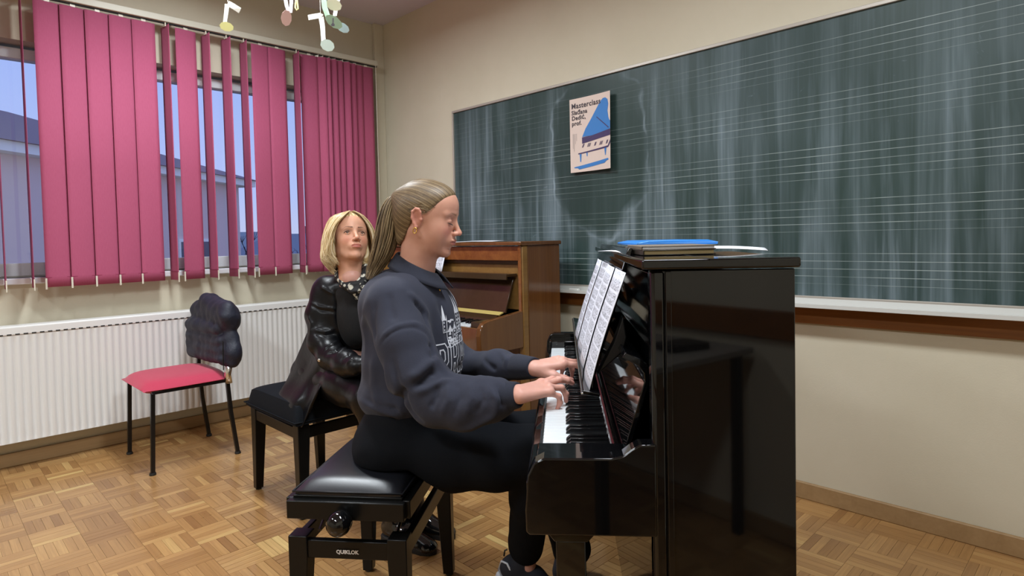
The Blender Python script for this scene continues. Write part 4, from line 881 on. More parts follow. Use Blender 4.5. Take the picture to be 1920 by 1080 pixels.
g_ = np.sin(ph*88+6*np.sin(ph*7)+2*np.sin(rr_*30))*.4+np.sin(ph*161+3*np.sin(rr_*40))*.6; hl_d = np.clip((V[:, 2]-np.interp(V[:, 0], hl_x, hl_z))/.014, 0, 1)
V = V+N*(g_*.0004*hl_d-(1-hl_d)*.0035)[:, None]
hair = qmesh('hair', rel(headX(V), c0), Q, M_hair1, girl, attrs={'strand': np.clip(.42+.13*np.sin(ph*37+2+2*np.sin(rr_*25))+.12*np.sin(ph*83)+.12*g_, 0, 1)})
# flyaway and surface strands from hairline to the tie
paths = []; rad = []
for i in range(430):
    x0 = rng.uniform(-.03, .082); s = rng.choice((-1, 1)); z0 = np.interp(x0, hl_x, hl_z)+rng.uniform(.001, .05)*(rng.random() < .6)
    p = []
    src = A3((x0, 0, z0)); ang = 0
    rr0 = rng.random(); dirn = A3((x0+.014, s*(.075*math.sqrt(max(0, 1-((x0+.016)/.1)**2-((z0-.03)/.09)**2))+.004), z0-.028)); n0 = np.linalg.norm(dirn); u0 = dirn/n0; u1 = (TIE-A3((-.014, 0, .028))); r1 = np.linalg.norm(u1); u1 = u1/r1
    for t in np.linspace(0, 1, 9):
        u = u0*(1-t)+u1*t; u /= np.linalg.norm(u); q = A3((-.014, 0, .028)); el = 1/math.sqrt((u[0]/.1005)**2+(u[1]/.0835)**2+(u[2]/.0930)**2); sag = -.010*math.sin(t*PI)*(z0 < .05)
        p.append(q+u*(el*(.978+.010*math.sin(t*PI)*rr0)+0)+A3((0, 0, sag)))
    paths.append(headX(p)); rad.append(rng.uniform(.0004, .0009))
v, q, s_ = locks(paths, rad, 4, .6); qmesh('hair_strands', rel(v, c0), q, M_hair1, hair, attrs={'strand': s_})
# ponytail: bundle of tapered locks hanging from the tie
cl = [Pp(*a) for a in ((756, 372, 1.86), (744, 368, 1.87), (736, 384, 1.87), (730, 412, 1.87), (725, 444, 1.87), (716, 476, 1.87), (704, 502, 1.87), (692, 524, 1.855))]
wd = [.013, .020, .030, .037, .040, .038, .029, .012]
def spl(pts, t):
    t = t*(len(pts)-1); i = min(int(t), len(pts)-2); f = t-i; g4 = lambda k: pts[min(max(k, 0), len(pts)-1)]; a, b, c, e_ = g4(i-1), g4(i), g4(i+1), g4(i+2)
    return .5*(2*b+(c-a)*f+(2*a-5*b+4*c-e_)*f*f+(3*b-a-3*c+e_)*f**3)
paths = []; rad = []
for i in range(330):
    a = rng.uniform(0, 2*PI); r = math.sqrt(rng.random()); ph_ = rng.uniform(0, 6); end = rng.uniform(.86, 1.0) if rng.random() < .8 else rng.uniform(.6, .9)
    p = []
    for t in np.linspace(0, end, 16):
        w_ = np.interp(t, np.linspace(0, 1, 8), wd); p.append(spl(cl, t)+A3((math.cos(a)*w_*r*.95+.002*math.sin(t*9+ph_), math.sin(a)*w_*r*.9, .0012*math.sin(t*7+ph_))))
    paths.append(p); rad.append(rng.uniform(.0012, .0030))
v, q, s_ = locks(paths, rad, 5, .5); pt = qmesh('ponytail', rel(v, c0), q, M_hair1, girl, attrs={'strand': s_})
tie_c = Pp(750, 371, 1.86); MB().tube([tie_c-c0+A3((.015*math.cos(a)*.35-.004, .0165*math.sin(a), .0165*math.cos(a))) for a in np.linspace(0, 2*PI, 17)], .005, 8).build('hair_tie', M_rubber, pt, smooth=True)
# earring
for s in (-1, 1):
    ec = A3((-.0105, s*.0835, -.0415)); mb = MB().tube([rel(headX(ec+A3((.0055*math.cos(a), 0, .0085*math.sin(a)))), c0) for a in np.linspace(0, 2*PI, 21)], .0016, 8); mb.build('hoop_earring', M_gold, girl, smooth=True)
# sweatshirt ------------------------------------------------------------
F = Field()
F.ell(Pp(776, 600, 1.915), (.140, .178, .15), k=.06).ell(Pp(774, 672, 1.915), (.158, .184, .14), k=.06).ell(Pp(766, 735, 1.915), (.156, .186, .085), k=.05)
F.ell(Pp(740, 570, 1.915), (.108, .155, .10), R=eul(0, 20, 0), k=.06).seg(Pp(757, 563, 1.80), Pp(764, 558, 2.03), .068, k=.06)
F.seg(Pp(772, 540, 1.87), Pp(772, 538, 1.93), .056, k=.06)
F.path([Pp(738, 574, 1.76), Pp(758, 640, 1.70), Pp(780, 700, 1.672), Pp(818, 748, 1.65), Pp(872, 756, 1.62), Pp(922, 748, 1.597), Pp(938, 744, 1.59)], [.082, .074, .073, .070, .066, .054, .042], k=.03)
F.path([Pp(757, 570, 2.06), Pp(820, 640, 2.12), Pp(868, 690, 2.09), Pp(935, 686, 1.95), Pp(972, 688, 1.885)], [.078, .070, .058, .048, .038], k=.03)
V, Q = F.mesh(.0052); V = smooth_v(V, Q, 3, .5)
B = bvh_of(V, Q)
def hitp(x, y, skip=0):
    o_ = Vector((0, 0, H)); h = B.ray_cast(o_, ray(x, y)); return A3(h[0]) if h[0] else None
def fold(V, N, pts, amp, sig, taper=True):
    P3 = [hitp(*p) for p in pts]; P3 = [p for p in P3 if p is not None]
    if len(P3) < 2: return V
    d, t = dist_poly(V, P3); w = np.exp(-(d/sig)**2)*(np.clip(np.minimum(t, 1-t)*5, 0.15, 1) if taper else 1)
    return V+N*(amp*w)[:, None]
folds = [  # (image polyline on the cloth, height of the ridge (+) or crease (-), half width)
 ([(712, 650), (722, 634), (745, 619), (775, 614), (800, 626), (812, 645)], -.0035, .0045), ([(712, 644), (724, 626), (747, 611), (778, 606), (804, 618)], .0028, .006),
 ([(772, 724), (790, 716), (806, 700), (822, 696)], -.012, .010), ([(762, 712), (784, 700), (802, 684), (818, 672)], .008, .012), ([(775, 738), (800, 730), (830, 716), (850, 716)], .007, .010),
 ([(806, 690), (812, 660), (806, 640)], -.008, .010), ([(800, 640), (812, 668), (830, 692), (856, 706)], .006, .009),
 ([(822, 716), (818, 745), (806, 770)], -.006, .008), ([(842, 716), (842, 750), (826, 782)], .005, .009), ([(858, 714), (862, 748), (850, 786)], -.006, .008), ([(880, 716), (884, 746), (872, 784)], .005, .009),
 ([(900, 722), (905, 752), (890, 780)], -.005, .007), ([(915, 724), (932, 748), (926, 778), (890, 796), (856, 806)], .008, .010), ([(928, 716), (942, 742), (938, 768)], -.007, .007), ([(942, 716), (952, 740), (950, 764)], .005, .006),
 ([(735, 665), (745, 720), (770, 772), (800, 795)], -.007, .012), ([(722, 668), (728, 720), (748, 765), (760, 782)], .004, .012), ([(742, 768), (752, 745), (760, 725)], -.012, .012), ([(705, 660), (700, 720), (712, 770)], .005, .016),
 ([(730, 545), (734, 580), (742, 606)], -.004, .010), ([(772, 560), (795, 585), (806, 620)], -.010, .010), ([(760, 545), (786, 568), (806, 598)], .006, .012), ([(820, 560), (835, 600), (842, 650)], -.005, .012),
 ([(690, 560), (682, 610), (684, 670)], .005, .014), ([(704, 560), (700, 610), (704, 640)], -.004, .010), ([(672, 745), (700, 765), (740, 778), (780, 792)], .005, .008), ([(672, 736), (700, 755), (740, 766), (770, 780)], -.004, .006),
 ([(905, 672), (925, 690), (930, 708)], -.006, .008), ([(935, 655), (950, 675), (950, 705)], .006, .008), ([(955, 660), (966, 680), (965, 705)], -.006, .007), ([(972, 658), (982, 678), (980, 704)], .004, .006), ([(890, 650), (905, 680), (900, 712)], .005, .010), ([(850, 720), (862, 690), (872, 660)], -.004, .010)]
for pts, amp, sig in folds: N = vnorm(V, Q); V = fold(V, N, pts, amp*1.35, sig)
N = vnorm(V, Q); nz = np.array([noise.noise(Vector(p)*11)+.5*noise.noise(Vector(p)*23) for p in V]); V = V+N*(nz*.0030)[:, None]; V = smooth_v(V, Q, 1, .4)
sw_ = qmesh('sweatshirt', rel(V, c0), Q, M_sweat, girl); B = bvh_of(V, Q)
def band(nm, a, b, r0, r1, m, parent, rib=34, n=68, thick=.0012):
    a, b = Vector(a), Vector(b); d = (b-a).normalized(); up = d.orthogonal().normalized(); w = d.cross(up); vs = []
    pr_ = [(0, r0), (.12, r0+.002), (.9, r1+.0015), (1.0, r1-.001), (.97, r1-.006)]
    for t, r in pr_:
        for j in range(n): an = 2*PI*j/n; q = r+thick*math.sin(an*rib)*.4; vs.append(a+(b-a)*t+(up*math.cos(an)+w*math.sin(an))*q)
    return MB().add([A3(v)-c0 for v in vs], [(i*n+j, i*n+(j+1) % n, (i+1)*n+(j+1) % n, (i+1)*n+j) for i in range(4) for j in range(n)]).build(nm, m, parent, smooth=True)
band('cuff', Pp(934, 745, 1.592), Pp(973, 740, 1.567), .0410, .0325, M_rib, sw_); band('cuff', Pp(968, 688, 1.892), Pp(1004, 690, 1.824), .0385, .0310, M_rib, sw_)
# polo collar: a fall around the neck, open at the front
cn = Pp(785, 495, 1.878); ax = HR @ A3((0, 0, 1)); col_c = cn; vs = []; n = 72; rows = 7
fwd = A3((math.cos(math.radians(-12)), math.sin(math.radians(-12)), 0)); lft = A3((-fwd[1], fwd[0], 0))
for i in range(rows):
    for j in range(n+1):
        a = math.radians(14)+(2*PI-math.radians(28))*j/n; f = math.cos(a); s = math.sin(a); front = max(0, f)**1.5; t = i/(rows-1)
        rx0, ry0 = .062, .058; 
        if t < .25: k = t/.25; rad_x, rad_y, dz = rx0+.002*k, ry0+.002*k, -.002+.008*math.sin(k*PI/2)
        else: k = (t-.25)/.75; tip = (1+.35*front); rad_x, rad_y, dz = rx0+.002+.030*k*tip, ry0+.002+.034*k*tip, .006-.040*k**1.15*(1+.25*front)
        p = cn+fwd*(f*rad_x)+lft*(s*rad_y)+A3((0, 0, dz-.034*f)); vs.append(p-c0)
MB().add(vs, [(i*(n+1)+j, i*(n+1)+j+1, (i+1)*(n+1)+j+1, (i+1)*(n+1)+j) for i in range(rows-1) for j in range(n)]).build('collar', M_rib, sw_, smooth=True).modifiers.new('t', 'SOLIDIFY').thickness = .0032
nk = MB(); q0 = hitp(818, 534); 
pts_ = [Pp(812, 524, 1.84), Pp(818, 532, 1.835), Pp(824, 541, 1.832)]
nk.tube([p-c0 for p in pts_], .0012, 6); nk.tube([Pp(824, 527, 1.84)-c0, Pp(819, 533, 1.835)-c0], .0012, 6); nk.tube([Pp(822, 538, 1.832)-c0, Pp(825, 546, 1.828)-c0], .0022, 8)
nk.build('gold_pendant', M_gold, girl, smooth=True)
# chest print, wrapped round the front of the shirt
TC = Pp(778, 640, 1.915); th0 = math.radians(1)      # facing direction of the chest
def wrap(u, z, lift=.0012):
    a = th0+u/.165; d = Vector((math.cos(a), math.sin(a), 0)); o_ = Vector((TC[0], TC[1], TC[2]+z)); h = B.ray_cast(o_, d)
    if not h[0] or h[3] > .215 or a < -1.35: return None
    nn = h[1] if h[1].dot(d) > 0 else -h[1]; return A3(h[0])+A3(nn)*lift
def printed(nm, polys, lift=.0012):
    bm = bmesh.new()
    for pts in polys:
        try: bm.faces.new([bm.verts.new((p[0], 0, p[1])) for p in pts])
        except ValueError: pass
    bmesh.ops.triangulate(bm, faces=bm.faces)
    for _ in range(2):
        ed = [e_ for e_ in bm.edges if e_.calc_length() > .008]
        if ed: bmesh.ops.subdivide_edges(bm, edges=ed, cuts=1); bmesh.ops.triangulate(bm, faces=bm.faces)
    bad = []
    for v in bm.verts:
        p = wrap(v.co.x, v.co.z, lift)
        if p is None: bad.append(v)
        else: v.co = p-c0
    bmesh.ops.delete(bm, geom=bad, context='VERTS'); me = D.meshes.new(nm); bm.to_mesh(me); bm.free(); me.materials.append(M_print); return link(nm, me, sw_)
def stroke(pts, w=.0038, closed=True):
    out = []; k = len(pts)
    for i in range(k if closed else k-1):
        a, b = Vector(pts[i]), Vector(pts[(i+1) % k]); d = (b-a)
        if d.length < 1e-6: continue
        d.normalize(); n_2 = Vector((-d.y, d.x))*w/2; e_ = d*w*.45; out.append([tuple(a-e_-n_2), tuple(b+e_-n_2), tuple(b+e_+n_2), tuple(a-e_+n_2)])
    return out
GL = {  # outlined college letters on a 10 x 14 grid
 'P': [[(0,0),(4.6,0),(4.6,2),(3.6,2),(3.6,5),(7,5),(9.6,7),(9.6,12),(7.4,14),(0,14),(0,12),(1,12),(1,2),(0,2)], [(3.6,7.2),(6,7.2),(7,8.2),(7,10.8),(6,11.8),(3.6,11.8)]],
 'R': [[(0,0),(4.4,0),(4.4,2),(3.6,2),(3.6,5),(5,5),(6.4,2),(5.8,2),(5.8,0),(10.2,0),(10.2,2),(9.2,2),(7.6,5.4),(9.6,7),(9.6,12),(7.4,14),(0,14),(0,12),(1,12),(1,2),(0,2)], [(3.6,7.2),(6,7.2),(7,8.2),(7,10.8),(6,11.8),(3.6,11.8)]],
 'A': [[(0,0),(3.8,0),(3.8,2),(3.2,2),(3.6,3.6),(6.6,3.6),(7,2),(6.4,2),(6.4,0),(10.4,0),(10.4,2),(9.6,2),(6.8,14),(3.4,14),(.8,2),(0,2)], [(4.1,6),(6.1,6),(5.1,10)]],
 'G': [[(2.4,0),(8.6,0),(9.8,1.4),(9.8,7),(5.4,7),(5.4,5),(7.2,5),(7.2,2.2),(3.6,2.2),(2.8,3),(2.8,11),(3.6,11.8),(6.6,11.8),(7.4,11),(7.4,9.6),(9.8,9.6),(9.8,12),(7.6,14),(2.4,14),(.2,12),(.2,2)]],
 'U': [[(2.6,0),(7.6,0),(9.6,2),(9.6,12),(10.2,12),(10.2,14),(6,14),(6,12),(7,12),(7,3),(6.4,2.4),(4,2.4),(3.4,3),(3.4,12),(4.4,12),(4.4,14),(0,14),(0,12),(.8,12),(.8,2)]],
 'E': [[(0,0),(9.4,0),(9.4,4),(7.4,4),(7.4,2.2),(3.6,2.2),(3.6,5.9),(6,5.9),(6,8.2),(3.6,8.2),(3.6,11.8),(7.2,11.8),(7.2,10.2),(9.2,10.2),(9.2,14),(0,14),(0,12),(1,12),(1,2),(0,2)]]}
polys = []; sc_ = .0052; cw = .059; x0 = -.182
for i, ch in enumerate('PRAGUE'):
    arch = .010*(1-((i-2.5)/2.5)**2)
    for lp in GL[ch]: polys += stroke([(x0+i*cw+p[0]*sc_, -.098+p[1]*sc_*1.5+arch) for p in lp])
printed('lettering', polys)
pol = []; vs, fs = text_polys('· 1506 ·', .024, .0006)
for f in fs: pol.append([(vs[i][0]-.075, vs[i][1]-.130) for i in f])
printed('date_lettering', pol)
# old-town skyline print above the word
pol = []; R_ = random.Random(4)
def tower(x, z, w, h, sp):
    x *= 1.0; z -= .012
    r = [[(x-w/2, z), (x+w/2, z), (x+w/2, z+h), (x-w/2, z+h)]]; pol.extend(stroke(r[0], .0022)); pol.append([(x-w*.40, z+h), (x+w*.40, z+h), (x+w*.12, z+h+sp*.35), (x, z+h+sp), (x-w*.12, z+h+sp*.35)])
    for k in range(int(h/.011)): pol.append([(x-w*.22, z+.003+k*.011), (x+w*.1, z+.003+k*.011), (x+w*.1, z+.009+k*.011), (x-w*.22, z+.009+k*.011)])
    for s in (-.5, .5): pol.append([(x+s*w-.002, z+h), (x+s*w+.002, z+h), (x+s*w, z+h+sp*.35)])
for a in ((-.135, .055, .022, .035, .045), (-.112, .02, .026, .035, .02), (-.085, .015, .03, .045, .02), (-.055, .045, .024, .060, .055), (-.03, .045, .024, .060, .055), (-.002, .02, .034, .05, .03), (.03, .05, .028, .07, .06), (.062, .02, .028, .05, .03), (.09, .03, .026, .05, .05), (.12, .05, .02, .03, .04)): tower(*a)
for _ in range(90):
    x, z = R_.uniform(-.125, .12), R_.uniform(.0, .075); w = R_.uniform(.003, .011); hh = R_.uniform(.002, .006); pol.append([(x, z), (x+w, z+R_.uniform(-.002, .002)), (x+w*.9, z+hh), (x-.001, z+hh)])
for k in range(7): pol += stroke([(-.12+k*.035, .0), (-.11+k*.035, .022), (-.10+k*.035, 0)], .0022, False)
pol += stroke([(-.13, .0), (-.118, -.004), (-.1, .0), (0, .004), (.12, .0)], .0025, False)
printed('skyline_print', pol)
# trousers and shoes
F = Field()
F.ell(Pp(742, 825, 1.90), (.128, .190, .105), k=.05).path([Pp(740, 838, 1.82), Pp(850, 855, 1.785), Pp(930, 856, 1.755), kn_n], [.098, .094, .088, .078], k=.04)
F.path([Pp(748, 812, 2.02), Pp(900, 822, 2.03), kn_f], [.095, .088, .076], k=.04)
F.path([kn_n, Pp(996, 930, 1.80), an_n+A3((0, 0, .01))], [.075, .060, .058], k=.03).path([kn_f, Pp(1040, 930, 2.08), an_f+A3((.004, 0, .03))], [.074, .060, .068], k=.03)
F.seg(Pp(755, 775, 1.84), Pp(755, 775, 1.98), .10, k=.05)
sz = .548
F.cut(lambda X, Y, Z: np.interp(X, [-.31, -.20, -.14], [sz, .47, -.5])-Z+0*Y)
V, Q = F.mesh(.0062); V = smooth_v(V, Q, 2, .5); N = vnorm(V, Q); nz = np.array([noise.noise(Vector((p[0]*7, p[1]*14, p[2]*14))) for p in V]); V = V+N*(nz*.004)[:, None]
qmesh('trousers', rel(V, c0), Q, M_pants, girl)
M_sole = mat('white_rubber_sole', srgb(206, 208, 214), .55); M_shoe = mat('navy_suede_shoe', rough=.85, fn=f_cloth((.012, .013, .02), (.02, .021, .03), 300, .3))
def shoe(ankle, yaw, pitch, parent, c, mu, ms, sole=True):
    R_ = Matrix.Rotation(math.radians(yaw), 4, 'Z') @ Matrix.Rotation(math.radians(pitch), 4, 'Y'); Mx = T(Vector(ankle)) @ R_; X = lambda p: A3(Mx @ Vector(p)); E_ = np.array(Mx.to_3x3())
    F = Field(); F.path([X((-.03, 0, -.045)), X((.05, 0, -.052)), X((.15, 0, -.075))], [.034, .036, .022], k=.03); F.ell(X((.10, 0, -.072)), (.075, .040, .024), R=E_, k=.03); F.ell(X((.165, 0, -.078)), (.032, .036, .018), R=E_, k=.02); F.path([X((-.02, 0, -.04)), X((-.005, 0, .005))], [.036, .034], k=.02)
    V, Q = F.mesh(.0045); o = qmesh('shoe', rel(V, c), Q, mu, parent)
    outl = [(-.068, .0), (-.060, .022), (-.03, .033), (.03, .032), (.09, .041), (.15, .040), (.185, .026), (.200, .0), (.185, -.026), (.15, -.038), (.09, -.038), (.03, -.030), (-.03, -.032), (-.060, -.022)]
    mb = MB(); vs = [X((p[0], p[1], z))-c for z in (-.104, -.076) for p in outl]; k = len(outl); mb.add(vs, [tuple(range(k)), tuple(range(2*k-1, k-1, -1))]+[(i, (i+1) % k, (i+1) % k+k, i+k) for i in range(k)]); mb.build('sole', ms, o, .004, smooth=2)
    if sole: MB().tube([X((-.064, 0, -.018))-c, X((-.068, 0, .000))-c, X((-.062, 0, .006))-c], .0028, 6).build('pull_tab', M_rubber, o, smooth=True); MB().tube([X((-.063, .012, -.074))-c, X((-.0655, -.004, -.035))-c, X((-.05, -.033, -.02))-c, X((-.01, -.037, -.055))-c], .0035, 6).build('heel_stripe', ms, o, smooth=True)
    return o
shoe(an_n+A3((-.005, 0, -.03)), -4, 22, girl, c0, M_shoe, M_sole); shoe(an_f+A3((-.02, 0, .0)), 74, 4, girl, c0, M_shoe, M_sole)
# ================================================================= the woman behind
WB = MC.inverted() @ Vector((M2.translation.x+.12, M2.translation.y, 0)); w0 = A3((WB.x, WB.y, 0))
lady = thing('person', 'blonde woman in black leather coat and patterned scarf seated with hands in lap', 'person', MC @ T(Vector(tuple(w0))))
WHS = 1.0; WC = Pp(655, 449, 2.68); WR = eul(-90+33, -20, 0) @ np.array(Matrix.Rotation(math.radians(-4), 3, 'X'))
F = head_field(Field(), 'open', jaw=.98)
for s in (1, -1): F.ell((.012, s*.045, -.055), (.03, .012, .03), k=.02)
F.path([(-.02, 0, -.04), (-.018, 0, -.10), (-.030, 0, -.17)], [.048, .045, .050], k=.025)
V, Q = F.mesh(.0023); V = smooth_v(V, Q, 1, .4)
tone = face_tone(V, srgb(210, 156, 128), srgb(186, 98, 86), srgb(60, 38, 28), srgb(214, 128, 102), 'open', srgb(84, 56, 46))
wX = lambda P: (np.asarray(P)*WHS) @ WR.T + WC
Vb, Qb, Cb = [wX(V)], [Q], [tone]
def Wp(x, y, Y): return Pp(x, y, Y)
wsh_r, wsh_l = Wp(612, 560, 2.74), Wp(700, 560, 2.69); wel_r, wel_l = Wp(612, 655, 2.66), Wp(722, 650, 2.57); wwr_r, wwr_l = Wp(676, 690, 2.47), Wp(706, 690, 2.44)
whip = [A3((w0[0]-.06, w0[1]+.05, .585)), A3((w0[0]+.10, w0[1]-.02, .585))]; wkn = [Wp(690, 745, 2.46), Wp(735, 735, 2.55)]; wan = [Wp(742, 958, 2.40), Wp(775, 955, 2.50)]
F = Field(); F.ell(Wp(655, 600, 2.77), (.11, .06, .15), k=.05).path([wX((-.018, 0, -.17)), Wp(655, 560, 2.75)], [.045, .05], k=.03).seg(wsh_r, wsh_l, .05, k=.04).ell(Wp(650, 690, 2.75), (.13, .11, .12), k=.05)
F.path([wsh_r, Wp(604, 600, 2.715), wel_r, wwr_r], [.040, .036, .034, .026], k=.02).path([wsh_l, Wp(722, 602, 2.63), wel_l, wwr_l], [.038, .036, .034, .026], k=.02)
for i in (0, 1): F.path([whip[i], wkn[i], wan[i]], [.075, .052, .036], k=.03)
v, q = F.mesh(.006); Vb.append(v); Qb.append(q); Cb.append(np.tile(skinc*.97, (len(v), 1)))
for wr, s, dd in ((wwr_r, 1, (.7, .15, -.12)), (wwr_l, -1, (.3, -.4, -.15))):
    Mh = frameM(wr, dd, (0, 0, 1)); ch = hand_pts(s, (10, 12, 14, 18), ((25, 15),)*4, (8, 2, -4, -9), [(.012, .016, -.008), (.045, .038, -.018), (.072, .046, -.022), (.096, .040, -.026)])
    v, q = hand_field(Field(), ch, s, Mh, Wp(650, 682, 2.52) if s == 1 else Wp(716, 672, 2.52)).mesh(.0022); Vb.append(v); Qb.append(q); Cb.append(np.tile(skinc, (len(v), 1)))
off = np.cumsum([0]+[len(v) for v in Vb[:-1]]); qmesh('body', rel(np.concatenate(Vb), w0), np.concatenate([q+o for q, o in zip(Qb, off)]), M_skin, lady, cols=np.concatenate(Cb))
def f_eye(g, b):
    v = g.obj(); x, y, z = g.xyz(v); r = g.m('SQRT', g.m('ADD', g.m('MULTIPLY', y, y), g.m('MULTIPLY', z, z))); fr_ = g.m('GREATER_THAN', x, 0)
    c = g.mix(g.m('MULTIPLY', g.m('LESS_THAN', r, .0062), fr_), srgb(190, 180, 172), srgb(70, 64, 48)); c = g.mix(g.m('MULTIPLY', g.m('LESS_THAN', r, .0030), fr_), c, (.004, .004, .004)); g.put(b.inputs['Base Color'], c)
M_eye = mat('eye', rough=.12, fn=f_eye)
for s in (1, -1):
    mb = MB(); prof = [(.0124*math.sin(a), -.0124*math.cos(a)) for a in np.linspace(.02, PI-.02, 14)]; mb.lathe(prof, n=20)
    ec = wX((.0700, s*.031, -.0004)); Rm = Matrix(WR.tolist()).to_4x4() @ Rz(math.radians(-14)) @ Ry(math.radians(4)); mb.build('eyeball', M_eye, lady, smooth=True, M=T(Vector(tuple(ec-w0))) @ Rm)
    mb = MB(); mb.tube([rel(wX(p), w0) for p in ((.0806, s*.0190, .0000), (.0850, s*.0255, .0045), (.0848, s*.0325, .0052), (.0800, s*.0405, .0030), (.0735, s*.0460, -.0006))], [.0010, .0018, .0022, .0022, .0012], 5); mb.build('eyelashes', M_lash, lady, smooth=True)
    MB().tube([rel(wX((-.006, s*.080, -.040-.004*k)), w0) for k in range(7)], .0012, 5).build('drop_earring', M_gold, lady)
M_hair2 = hair_mat('light_blonde_hair', srgb(150, 118, 72), srgb(206, 178, 128), srgb(240, 224, 190), .36)
F = Field(); F.ell((-.018, 0, .032), (.098, .083, .090), k=.02).ell((.020, 0, .060), (.056, .066, .046), k=.03)
F.path([(-.03, .06, .0), (-.035, .070, -.06), (-.03, .078, -.10)], [.04, .030, .022], k=.03).path([(-.03, -.06, .0), (-.035, -.070, -.06), (-.03, -.078, -.10)], [.04, .030, .022], k=.03).path([(-.07, 0, 0), (-.078, 0, -.08), (-.07, 0, -.12)], [.05, .04, .03], k=.04)
wl_x = [-.12, .0, .012, .035, .055, .075, .10]; wl_z = [-.2, -.2, -.06, .030, .058, .074, .08]
F.cut(lambda X, Y, Z: (np.interp(X, wl_x, wl_z)+0*Y-Z)*.5)
V, Q = F.mesh(.003); V = smooth_v(V, Q, 2, .5); ph = np.arctan2(V[:, 1], V[:, 0]+.02)
hair2 = qmesh('hair', rel(wX(V), w0), Q, M_hair2, lady, attrs={'strand': np.clip(.45+.3*np.sin(ph*40)+.2*np.sin(ph*93), 0, 1)})
paths = []; rad = []
KA = [(.068, .008, .108), (.090, .040, .076), (.078, .078, .030), (.054, .093, -.030), (.042, .096, -.085), (.058, .070, -.128)]     # framing the face
KB = [(.000, .008, .130), (.000, .075, .096), (-.010, .106, .020), (-.014, .116, -.045), (-.008, .118, -.098), (.006, .092, -.142)]    # side
KC = [(-.075, .0, .098), (-.108, .030, .062), (-.124, .040, .0), (-.120, .045, -.06), (-.105, .048, -.11), (-.082, .040, -.142)]     # back
for i in range(1150):
    u = rng.random(); s = 1 if rng.random() < .5 else -1; w_ = rng.uniform(0, 1); ph_ = rng.uniform(0, 6); dep = rng.uniform(.94, 1.035); ln = rng.uniform(.9, 1.02); p = []
    for t in np.linspace(0, ln, 15):
        a, b, c = spl([A3(q) for q in KA], t), spl([A3(q) for q in KB], t), spl([A3(q) for q in KC], t); q = a*(1-u/.5)+b*(u/.5) if u < .5 else b*(1-(u-.5)/.5)+c*((u-.5)/.5)
        q = q.copy(); q[0] = q[0]*(dep if t > .15 else 1)+.007*math.sin(t*7+ph_)*t; q[1] = s*(q[1]*dep+.008*math.sin(t*8+ph_*2)*t); q[2] += .004*math.sin(ph_)*t
        p.append(q)
    paths.append(wX(p)); rad.append(rng.uniform(.0013, .0030))
v, q, s_ = locks(paths, rad, 5, .5); qmesh('hair_strands', rel(v, w0), q, M_hair2, hair2, attrs={'strand': s_})
# leather coat
def f_leath(g, b):
    v = g.obj(); w = g.noise(v, 22, 4, .6, .6); f = g.noise(v, 420, 2, .5); g.bump(g.m('ADD', w, g.m('MULTIPLY', f, .12)), .22, .006); g.put(b.inputs['Roughness'], g.m('ADD', .26, g.m('MULTIPLY', w, .14)))
M_coat = mat('black_leather', (.004, .004, .005), .3, fn=f_leath, spec=.25)
M_knit = mat('black_knit', rough=.95, fn=f_cloth((.006, .006, .007), (.012, .012, .013), 300, .4))
F = Field(); F.ell(Wp(650, 590, 2.75), (.150, .105, .15), k=.05).ell(Wp(652, 545, 2.735), (.135, .085, .075), k=.05).ell(Wp(645, 680, 2.78), (.155, .125, .12), k=.05)
F.path([Wp(612, 545, 2.74), Wp(603, 590, 2.72), Wp(606, 640, 2.68), Wp(622, 668, 2.63), Wp(650, 682, 2.52), Wp(668, 686, 2.46)], [.066, .066, .062, .058, .052, .044], k=.025)
F.path([Wp(706, 545, 2.68), Wp(724, 600, 2.62), Wp(724, 655, 2.56), Wp(700, 686, 2.44)], [.066, .062, .056, .044], k=.025)
V, Q = F.mesh(.006); V = smooth_v(V, Q, 2, .5); B = bvh_of(V, Q)
wf = [([(580, 566), (600, 576), (632, 580)], .006, .006), ([(584, 572), (604, 582), (632, 585)], -.006, .006), ([(588, 618), (610, 622), (630, 616)], .006, .007), ([(590, 626), (612, 630), (632, 624)], -.006, .006), ([(606, 658), (624, 648), (636, 638)], .009, .006), ([(612, 666), (632, 658), (650, 642)], -.009, .006), ([(630, 668), (645, 655), (652, 648)], .008, .005), ([(640, 676), (655, 664), (660, 652)], -.008, .005), ([(648, 684), (660, 674), (666, 664)], .007, .005), ([(600, 536), (612, 544), (626, 552)], .006, .006), ([(628, 540), (632, 580), (634, 640)], -.010, .009), ([(576, 590), (584, 606), (580, 630)], .006, .008)]
for pts, amp, sig in wf: V = fold(V, vnorm(V, Q), pts, amp, sig)
N = vnorm(V, Q); nz = np.array([noise.noise(Vector(p)*16) for p in V]); V = V+N*(nz*.005)[:, None]
coat = qmesh('leather_coat', rel(V, w0), Q, M_coat, lady)
